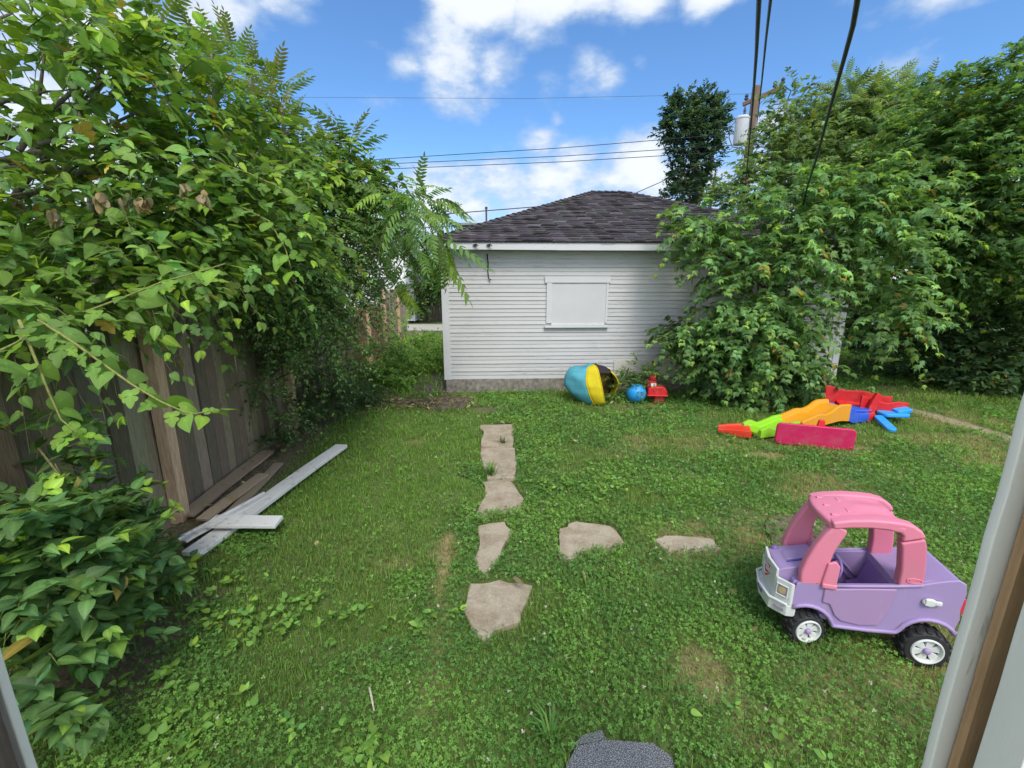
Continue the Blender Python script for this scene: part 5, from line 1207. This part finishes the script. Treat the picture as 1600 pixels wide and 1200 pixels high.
plant('mixed_shrub', 'mid green shrub with pointed leaves above the small leaved hedge', 'bush', (*fence_pt(3.2, -.9), 0),
      [(470, 330, 5.8, 70, 50, .6, 100), (540, 300, 6.4, 60, 45, .6, 90), (580, 310, 7.0, 40, 40, .5, 50), (420, 300, 5.2, 60, 50, .6, 80), (500, 270, 6.4, 50, 40, .6, 60), (380, 330, 4.8, 60, 60, .5, 80), (575, 370, 7.4, 35, 40, .5, 40), (440, 240, 5.6, 50, 40, .5, 50)],
      [OVN, HEART2], .5, 7, .12, (.13, .24, .06), (.40, .56, .07), .35, .45, .05, bias=(.35, -.3, .1))
plant('walnut_sapling', 'sapling with long drooping compound leaves reaching across the garage corner', 'tree', (*fence_pt(2.9, -.3), 0),
      [(640, 330, 5.6, 45, 30, .3, 5), (672, 335, 5.5, 24, 22, .3, 2), (610, 370, 5.8, 40, 40, .4, 6), (620, 300, 6.0, 40, 22, .3, 5)],
      FRB, .3, 3, .38, (.12, .22, .055), (.30, .46, .06), .35, .5, .035, bias=(.6, -.1, -.25), young=.1, twig=True,
      extra=lambda L, off: L.put(FRB, np.array([at(690, 372, 5.4), at(672, 385, 5.4), at(700, 385, 5.5), at(694, 405, 5.5), at(660, 330, 5.4), at(668, 312, 5.4)]) - off, np.array([(.85, 0, -.28), (.85, 0, -.5), (.25, -.1, -1.), (.1, 0, -1), (.8, 0, -.1), (.9, 0, .05)]), np.array([(.3, -.5, .8)] * 4 + [(.1, -.4, .9)] * 2), np.array([.62, .70, .45, .40, .5, .45]), jcol((.15, .27, .06), 6, .1)))
plant('fence_backdrop', 'leafy thicket standing behind the near fence boards', 'thicket', (-5.2, 4.2, 0),
      [(60, 430, 4.4, 130, 60, .6, 110), (200, 400, 4.8, 110, 70, .6, 120), (310, 420, 5.0, 90, 60, .6, 110), (120, 330, 5.2, 110, 70, .6, 60), (-60, 380, 4.2, 120, 120, .6, 80), (280, 320, 5.4, 90, 60, .6, 60)],
      [OV, HEART2], .5, 6, .12, (.085, .17, .05), (.22, .36, .06), .25, .4, .05, bias=(.3, -.3, .1), twig=False)
# low broad leaved bush near the door
plant('heart_leaf_bush', 'low bush of large heart shaped leaves at the foot of the near fence', 'bush', (-2.1, 1.95, 0),
      [(30, 840, 1.75, 80, 50, .18, 32), (110, 830, 2.05, 65, 45, .2, 34), (50, 910, 1.6, 80, 50, .18, 36), (140, 890, 2.0, 65, 50, .2, 40), (190, 850, 2.35, 50, 40, .18, 28), (100, 960, 1.75, 75, 45, .18, 34), (180, 925, 2.1, 50, 36, .16, 24), (30, 1010, 1.45, 55, 50, .14, 22), (60, 1075, 1.4, 35, 35, .1, 12), (90, 765, 2.25, 55, 40, .18, 14), (175, 790, 2.4, 40, 30, .15, 10), (225, 890, 2.4, 34, 30, .14, 14), (-70, 900, 1.5, 90, 150, .3, 40), (130, 1000, 1.75, 34, 24, .1, 9), (60, 700, 2.2, 55, 40, .15, 9)],
      [HEARTV, HEART2V, OVV], .20, 4, .098, (.105, .205, .062), (.38, .58, .07), .2, .25, .014, opposite=True, bias=(.2, -.2, .45), flat=1.5, young=.42, limb_col=(.16, .15, .07), jit=.45)
# bushes on the far side
plant('vine_mass', 'green vine heap draped over the old plank fence across the alley', 'vine', (*at(670, 480, 22.3)[:2], 0),
      [(665, 430, 22.2, 26, 30, 1.0, 130), (690, 440, 22.2, 22, 28, 1.0, 110), (655, 470, 22.2, 16, 20, .6, 50), (700, 400, 23.5, 40, 36, 1.5, 150), (640, 400, 26, 40, 36, 1.5, 100)],
      OV, .6, 6, .22, (.09, .17, .055), (.14, .25, .06), .2, .5, .1, bias=(0, -.3, .1), twig=False)
plant('far_trees', 'bushy trees far left beyond the neighbouring yards', 'trees', (-16, 24, 0),
      [(430, 380, 26, 90, 60, 2, 170), (300, 400, 24, 100, 70, 2, 170), (150, 400, 20, 130, 80, 2, 170), (0, 400, 17, 130, 90, 2, 170), (540, 430, 28, 60, 40, 2, 110)],
      OV, .9, 6, .34, (.09, .155, .06), (.14, .22, .07), .2, .3, .2, bias=(0, -.3, .2), twig=False)
plant('pale_weed', 'upright weed with long narrow leaves growing between tent and red toy', 'weed', gp(1000, 622) + np.array((0, .3, 0)),
      [(1000, 580, 7.35, 18, 18, .1, 16), (985, 600, 7.35, 26, 12, .12, 22), (1020, 596, 7.35, 14, 14, .1, 10), (960, 612, 7.3, 18, 8, .1, 12)],
      OVN, .26, 7, .11, (.10, .19, .05), (.20, .34, .06), .5, .4, .012, bias=(0, -.2, .6), opposite=True)
plant('alley_weeds', 'tall weeds growing where the far fence meets the alley', 'weeds', gp(625, 560),
      [(600, 540, 9.5, 26, 22, .4, 60), (625, 565, 9.0, 24, 22, .4, 60), (585, 570, 8.6, 30, 24, .4, 70), (560, 590, 8.0, 36, 20, .4, 70), (640, 535, 11, 22, 16, .5, 44), (612, 505, 12, 14, 26, .4, 36), (660, 545, 11, 30, 14, .8, 60), (650, 565, 9.6, 34, 14, .6, 70), (670, 530, 13, 26, 8, 1.0, 50), (625, 590, 8.4, 26, 10, .4, 44)],
      [OVN, OV, HEART2], .30, 6, .075, (.19, .34, .065), (.32, .50, .08), .3, .35, .012, bias=(.2, -.2, .4))
plant('fence_foot_vine', 'dark creeping vine at the foot of the fence beside the lawn', 'vine', (*fence_pt(2.4, .3), 0),
      [(520, 600, 6.6, 45, 22, .3, 90), (470, 645, 5.6, 26, 18, .15, 30), (550, 620, 7.0, 45, 14, .3, 70), (440, 690, 5.0, 20, 16, .1, 20), (500, 625, 6.1, 40, 18, .25, 60)],
      [OV, HEART2], .28, 6, .06, (.065, .135, .045), (.16, .28, .06), .2, .4, .01, bias=(.4, -.2, .2))
# grass tuft in the slab joint, and leafy tufts at the garage foot
def tuft(label, c, n, h, spread, col, name='grass_tuft', w=.006):
    a = rng.uniform(0, 6.283, n); r = np.abs(rng.normal(0, spread * .3, n)); out = np.stack([np.cos(a), np.sin(a)], 1)
    base = np.concatenate([out * r[:, None], np.zeros((n, 1))], 1); ln = h * rng.uniform(.5, 1.1, n); lean = rng.uniform(.25, 1.1, n)
    sd_ = np.stack([-np.sin(a), np.cos(a), np.zeros(n)], 1) * w
    o3 = np.concatenate([out, np.zeros((n, 1))], 1)
    m1 = base + o3 * (ln * lean * .35)[:, None] + UP * (ln * .6)[:, None]; tp = base + o3 * (ln * lean)[:, None] + UP * (ln * (1 - .45 * lean))[:, None]
    V = np.stack([base - sd_, base + sd_, m1 + sd_ * .8, m1 - sd_ * .8, tp], 1).reshape(-1, 3)
    T = np.array([(0, 1, 2), (0, 2, 3), (3, 2, 4)])[None] + (np.arange(n) * 5)[:, None, None]
    o = npmesh(name, V, T.reshape(-1, 3), np.repeat(jcol(col, n), 5, 0), 'grass'); o.location = tuple(c); return tag(o, label, 'grass tuft')
tuft('spiky grass tuft sprouting on the path slab joint', gp(766, 742), 54, .17, .10, (.13, .25, .05))
tuft('small weedy tuft at the right edge of the farthest path slab', gp(786, 692), 26, .09, .08, (.12, .14, .05))
tuft('arching long grass clump beside the speckled step', gp(905, 1165) - np.array((.12, -.02, 0)), 26, .16, .1, (.11, .22, .04))
# ------------------------------------------------------------------ grass, clover and ground weeds
YARD = lambda x, y: (x > -3.0 - .075 * (y - 3.4)) & ~((x > -1.23) & (x < 6.24) & (y > 7.82 + .047 * (x + 1.23)))
def sample(n, x0, x1, y0, y1):
    return rng.uniform(x0, x1, n), rng.uniform(y0, y1, n)
BANDS = [(.75, 2.6, -2.4, 3.0, 10500, .95), (2.6, 4.2, -3.1, 5.0, 6200, 1.2), (4.2, 6.2, -3.2, 7.6, 3000, 1.7), (6.2, 9.0, -3.4, 11.5, 1500, 2.3), (9.0, 13.0, -4.0, -1.0, 700, 3.2), (8.4, 13.0, 6.3, 14.0, 450, 3.2), (.4, 2.6, 3.0, 8.5, 1300, 2.2), (2.6, 4.2, 5.0, 9.5, 1100, 2.3), (4.2, 6.2, 7.6, 11.0, 900, 2.5)]
V_, T_, C_ = [], [], []; tb = 0
def blades(x, y, h, w, col, lean_m=.55, curl=.6):
    global tb
    n = len(x); a = rng.uniform(0, 6.283, n); lean = np.abs(rng.normal(0, lean_m, n)); z = height(x, y)
    b = np.stack([x, y, z - .004], 1); o3 = np.stack([np.cos(a), np.sin(a), np.zeros(n)], 1); s = np.stack([-np.sin(a), np.cos(a), np.zeros(n)], 1) * (w / 2)[:, None]
    c1, c2 = np.cos(np.minimum(lean, 1.35)), np.cos(np.minimum(lean * (1 + curl), 1.5)); s1, s2 = np.sin(np.minimum(lean, 1.35)), np.sin(np.minimum(lean * (1 + curl), 1.5))
    m1 = b + o3 * (h * .5 * s1)[:, None] + UP * (h * .5 * c1)[:, None]; tp = m1 + o3 * (h * .5 * s2)[:, None] + UP * (h * .5 * c2)[:, None]
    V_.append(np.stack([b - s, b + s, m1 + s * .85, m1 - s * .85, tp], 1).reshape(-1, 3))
    T_.append((np.array([(0, 1, 2), (0, 2, 3), (3, 2, 4)])[None] + (np.arange(n) * 5)[:, None, None]).reshape(-1, 3) + tb); tb += 5 * n
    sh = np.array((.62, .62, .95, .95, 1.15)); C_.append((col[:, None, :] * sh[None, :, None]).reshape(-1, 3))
CX, CYy, CS, CCOL = [], [], [], []
for (y0, y1, x0, x1, den, k) in BANDS:
    n = int((x1 - x0) * (y1 - y0) * den); x, y = sample(n, x0, x1, y0, y1)
    dry, bare, slab, clov = masks(x, y)
    ok = YARD(x, y) & ~slab & (rng.random(n) > bare * .93) & (rng.random(n) > clov * .55) & (rng.random(n) < .45 + 1.1 * smooth01(fbm(x, y, 8.0, 71), .3, .65))
    x, y, dry, clov, bare = x[ok], y[ok], dry[ok], clov[ok], bare[ok]; n = len(x)
    f = fbm(x, y, 2.2, 41); tall = smooth01(fbm(x, y, 1.1, 51), .5, .7)
    short = smooth01(x, .4, -.6) * smooth01(y, 2.9, 3.6)
    h = (.040 + .030 * f + .035 * tall * (1 - short)) * rng.uniform(.6, 1.35, n) * (1 - .35 * dry) * (1 - .5 * bare) * (1 + .12 * (k - 1)); w = .0034 * k * rng.uniform(.7, 1.3, n)
    g = np.array((.155, .300, .048)) * (1 - f[:, None]) + np.array((.215, .325, .068)) * f[:, None]
    g = g * (1 - .55 * short[:, None]) + np.array((.170, .355, .042)) * .55 * short[:, None]
    rt = smooth01(x, .8, 2.2) * smooth01(y, 4.2, 3.2) * .5; g = g * (1 - rt[:, None]) + np.array((.250, .330, .074)) * rt[:, None]
    st = np.array((.40, .32, .15)); dd_ = np.clip(dry + (rng.random(n) < .06) * .7, 0, 1)[:, None] * rng.uniform(.55, 1, (n, 1)); g = g * (1 - dd_) + st * dd_
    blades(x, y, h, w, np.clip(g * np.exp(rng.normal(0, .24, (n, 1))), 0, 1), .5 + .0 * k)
    # clover and other small leaves
    n = int((x1 - x0) * (y1 - y0) * den * .62); x, y = sample(n, x0, x1, y0, y1); dry, bare, slab, clov = masks(x, y)
    far = np.clip((y - 5.4) / 1.2, 0, 1) * (x < 3)
    ok = YARD(x, y) & ~slab & (rng.random(n) < np.maximum(clov, .07 + .75 * (y > 8.4)) * (1 - .9 * bare) * (1 - .8 * np.clip(dry, 0, 1)))
    CX.append(x[ok]); CYy.append(y[ok]); CS.append(np.full(ok.sum(), k)); 
# longer scattered blades near the door and by the bush
n = 2600; x, y = sample(n, -2.3, 2.6, .8, 3.0); dry, bare, slab, clov = masks(x, y); ok = YARD(x, y) & ~slab & (rng.random(n) > bare * .6) & (fbm(x, y, 1.4, 77) > .46)
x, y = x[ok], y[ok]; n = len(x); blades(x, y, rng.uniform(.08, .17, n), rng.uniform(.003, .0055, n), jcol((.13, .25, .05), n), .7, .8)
# rank grass beside the far fence
n = 5200; x = rng.uniform(-3.6, -1.35, n); y = rng.uniform(7.2, 16.5, n); x = x - .075 * (y - 8); ok = (rng.random(n) < .9)
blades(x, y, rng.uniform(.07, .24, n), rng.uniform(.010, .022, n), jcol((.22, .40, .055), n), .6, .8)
o = npmesh('grass', np.concatenate(V_), np.concatenate(T_), np.clip(np.concatenate(C_), 0, 1), 'grass'); tag(o, 'uneven mown lawn grass with dry yellow patches', kind='stuff')
# clover: three round leaflets on a short stalk
lf = []; lt = []; ls = []
for k in range(3):
    a = k * 2.094; c, s = math.cos(a), math.sin(a); b = len(lf)
    for (u, v, z) in ((0, .05, 0), (.42, .42, .10), (.40, .85, .06), (0, 1.0, -.04), (-.40, .85, .06), (-.42, .42, .10)): lf.append((u * c - v * s, u * s + v * c, z))
    lt += [(b, b + 1, b + 2), (b, b + 2, b + 3), (b, b + 3, b + 4), (b, b + 4, b + 5)]; ls += [1.18, 1, .95, 1, .95, 1]
CLOVER = (np.array(lf), np.array(lt), np.array(ls))
x, y, k = np.concatenate(CX), np.concatenate(CYy), np.concatenate(CS); n = len(x)
L = Leaves(); f = fbm(x, y, 2.5, 88)
P = np.stack([x, y, height(x, y) + rng.uniform(.014, .052, n) * (1 + .12 * (k - 1)) + .02 * f], 1)
Nn = unit(UP + rng.normal(0, .38, (n, 3))); D = rnd(n)
fr = smooth01(f, .35, .7)[:, None]; col = np.array((.108, .240, .052)) * (1 - fr) + np.array((.165, .325, .060)) * fr
L.put(CLOVER, P, D, Nn, .0094 * k ** .9 * rng.uniform(.7, 1.35, n), col * np.exp(rng.normal(0, .2, (n, 1))))
o = L.build('clover', 'grass'); tag(o, 'patches of low clover spreading over the lawn and path edges', kind='stuff')
# white clover heads
n = 420; x, y = sample(n, -1.5, 4.5, 1.3, 6.5); dry, bare, slab, clov = masks(x, y); ok = ~slab & (clov > .35) & YARD(x, y); x, y = x[ok], y[ok]; n = len(x)
L = Leaves()
for kk in range(14): L.put(OVN, np.stack([x, y, height(x, y) + .075], 1), rnd(n) + UP * .4, rnd(n), rng.uniform(.008, .013, n), jcol((.62, .60, .50), n, .12, .03))
o = L.build('clover_flowers', 'grass'); tag(o, 'tiny white clover flower heads dotted through the clover', kind='stuff')
# broad seedlings in the lawn near the bush
L = Leaves(); pts = []
for (px, py, sp, cnt) in ((320, 960, .30, 20), (400, 1000, .34, 18), (450, 990, .3, 14), (300, 1150, .15, 14), (430, 1150, .4, 12), (350, 920, .25, 10), (120, 1120, .2, 12), (640, 960, .3, 10), (580, 1180, .2, 10), (1100, 700, .5, 30), (950, 770, .3, 30), (870, 760, .3, 30), (480, 940, .3, 10), (230, 1080, .25, 14), (1180, 1150, .4, 6), (1330, 1150, .4, 4)):
    c = gp(px, py); pts.append(np.stack([rng.normal(c[0], sp * .6, cnt), rng.normal(c[1], sp * .4, cnt)], 1))
pts = np.concatenate(pts); n = len(pts)
for kk in range(4):
    a = rng.uniform(0, 6.283, n) ; D = np.stack([np.cos(a), np.sin(a), rng.uniform(.1, .7, n)], 1)
    L.put([HEART, OV], np.stack([pts[:, 0], pts[:, 1], np.full(n, .05)], 1) + unit(D) * .012, D, UP + rng.normal(0, .3, (n, 3)), rng.uniform(.026, .050, n), jcol((.20, .36, .07), n, .2))
o = L.build('seedlings', 'leaf'); tag(o, 'bright broad leaved seedlings scattered in the near grass', kind='stuff')
# fallen leaves and dry brush
L = Leaves(); n = 700
c = np.concatenate([np.stack([rng.normal(gp(650, 632)[0], .55, 420), rng.normal(gp(650, 632)[1], .16, 420)], 1), np.stack([*(fence_pt(0)[:, None] + FU[:, None] * rng.uniform(-2, 5, 220) + np.array((FU[1], -FU[0]))[:, None] * np.abs(rng.normal(.22, .12, 220)))], 1), np.stack(sample(60, -2, 5, 1.5, 7), 1)]); n = len(c)
L.put([OVN, OV], np.stack([c[:, 0], c[:, 1], np.abs(rng.normal(.04, .025, n))], 1), rnd(n) * np.array((1, 1, .3)), UP + rng.normal(0, .5, (n, 3)), rng.uniform(.04, .10, n), jcol((.30, .25, .14), n, .35))
o = L.build('leaf_litter', 'leaf'); tag(o, 'dry pale leaves and litter along the fence and by the garage slabs', kind='stuff')
m = MB()
for k in range(70):
    p = gp(rng.uniform(560, 740), rng.normal(628, 7)); a = rng.uniform(0, 3.14); l = rng.uniform(.15, .5); d_ = np.array((math.cos(a), math.sin(a), rng.normal(0, .25))) * l / 2; p = p + UP * abs(rng.normal(.05, .03))
    m.tube([tuple(p - d_), tuple(p + rng.normal(0, .02, 3)), tuple(p + d_)], [.006, .005, .003], 4, (.20, .155, .10))
o = m.build('brush_pile', 'bark'); tag(o, 'low heap of thin dry sticks before the garage slabs', 'brush pile')
for (px, py, ang, lab) in ((1535, 900 + 0, .5, ''),): pass
m = MB(); p = gp(582, 1105); m.tube([tuple(p + np.array((-.03, .06, .05))), tuple(p + UP * .055), tuple(p + np.array((.03, -.06, .05)))], [.004, .005, .003], 5, (.52, .47, .36)); o = m.build('stick', 'bark'); tag(o, 'short pale stick lying in the near grass', 'stick')
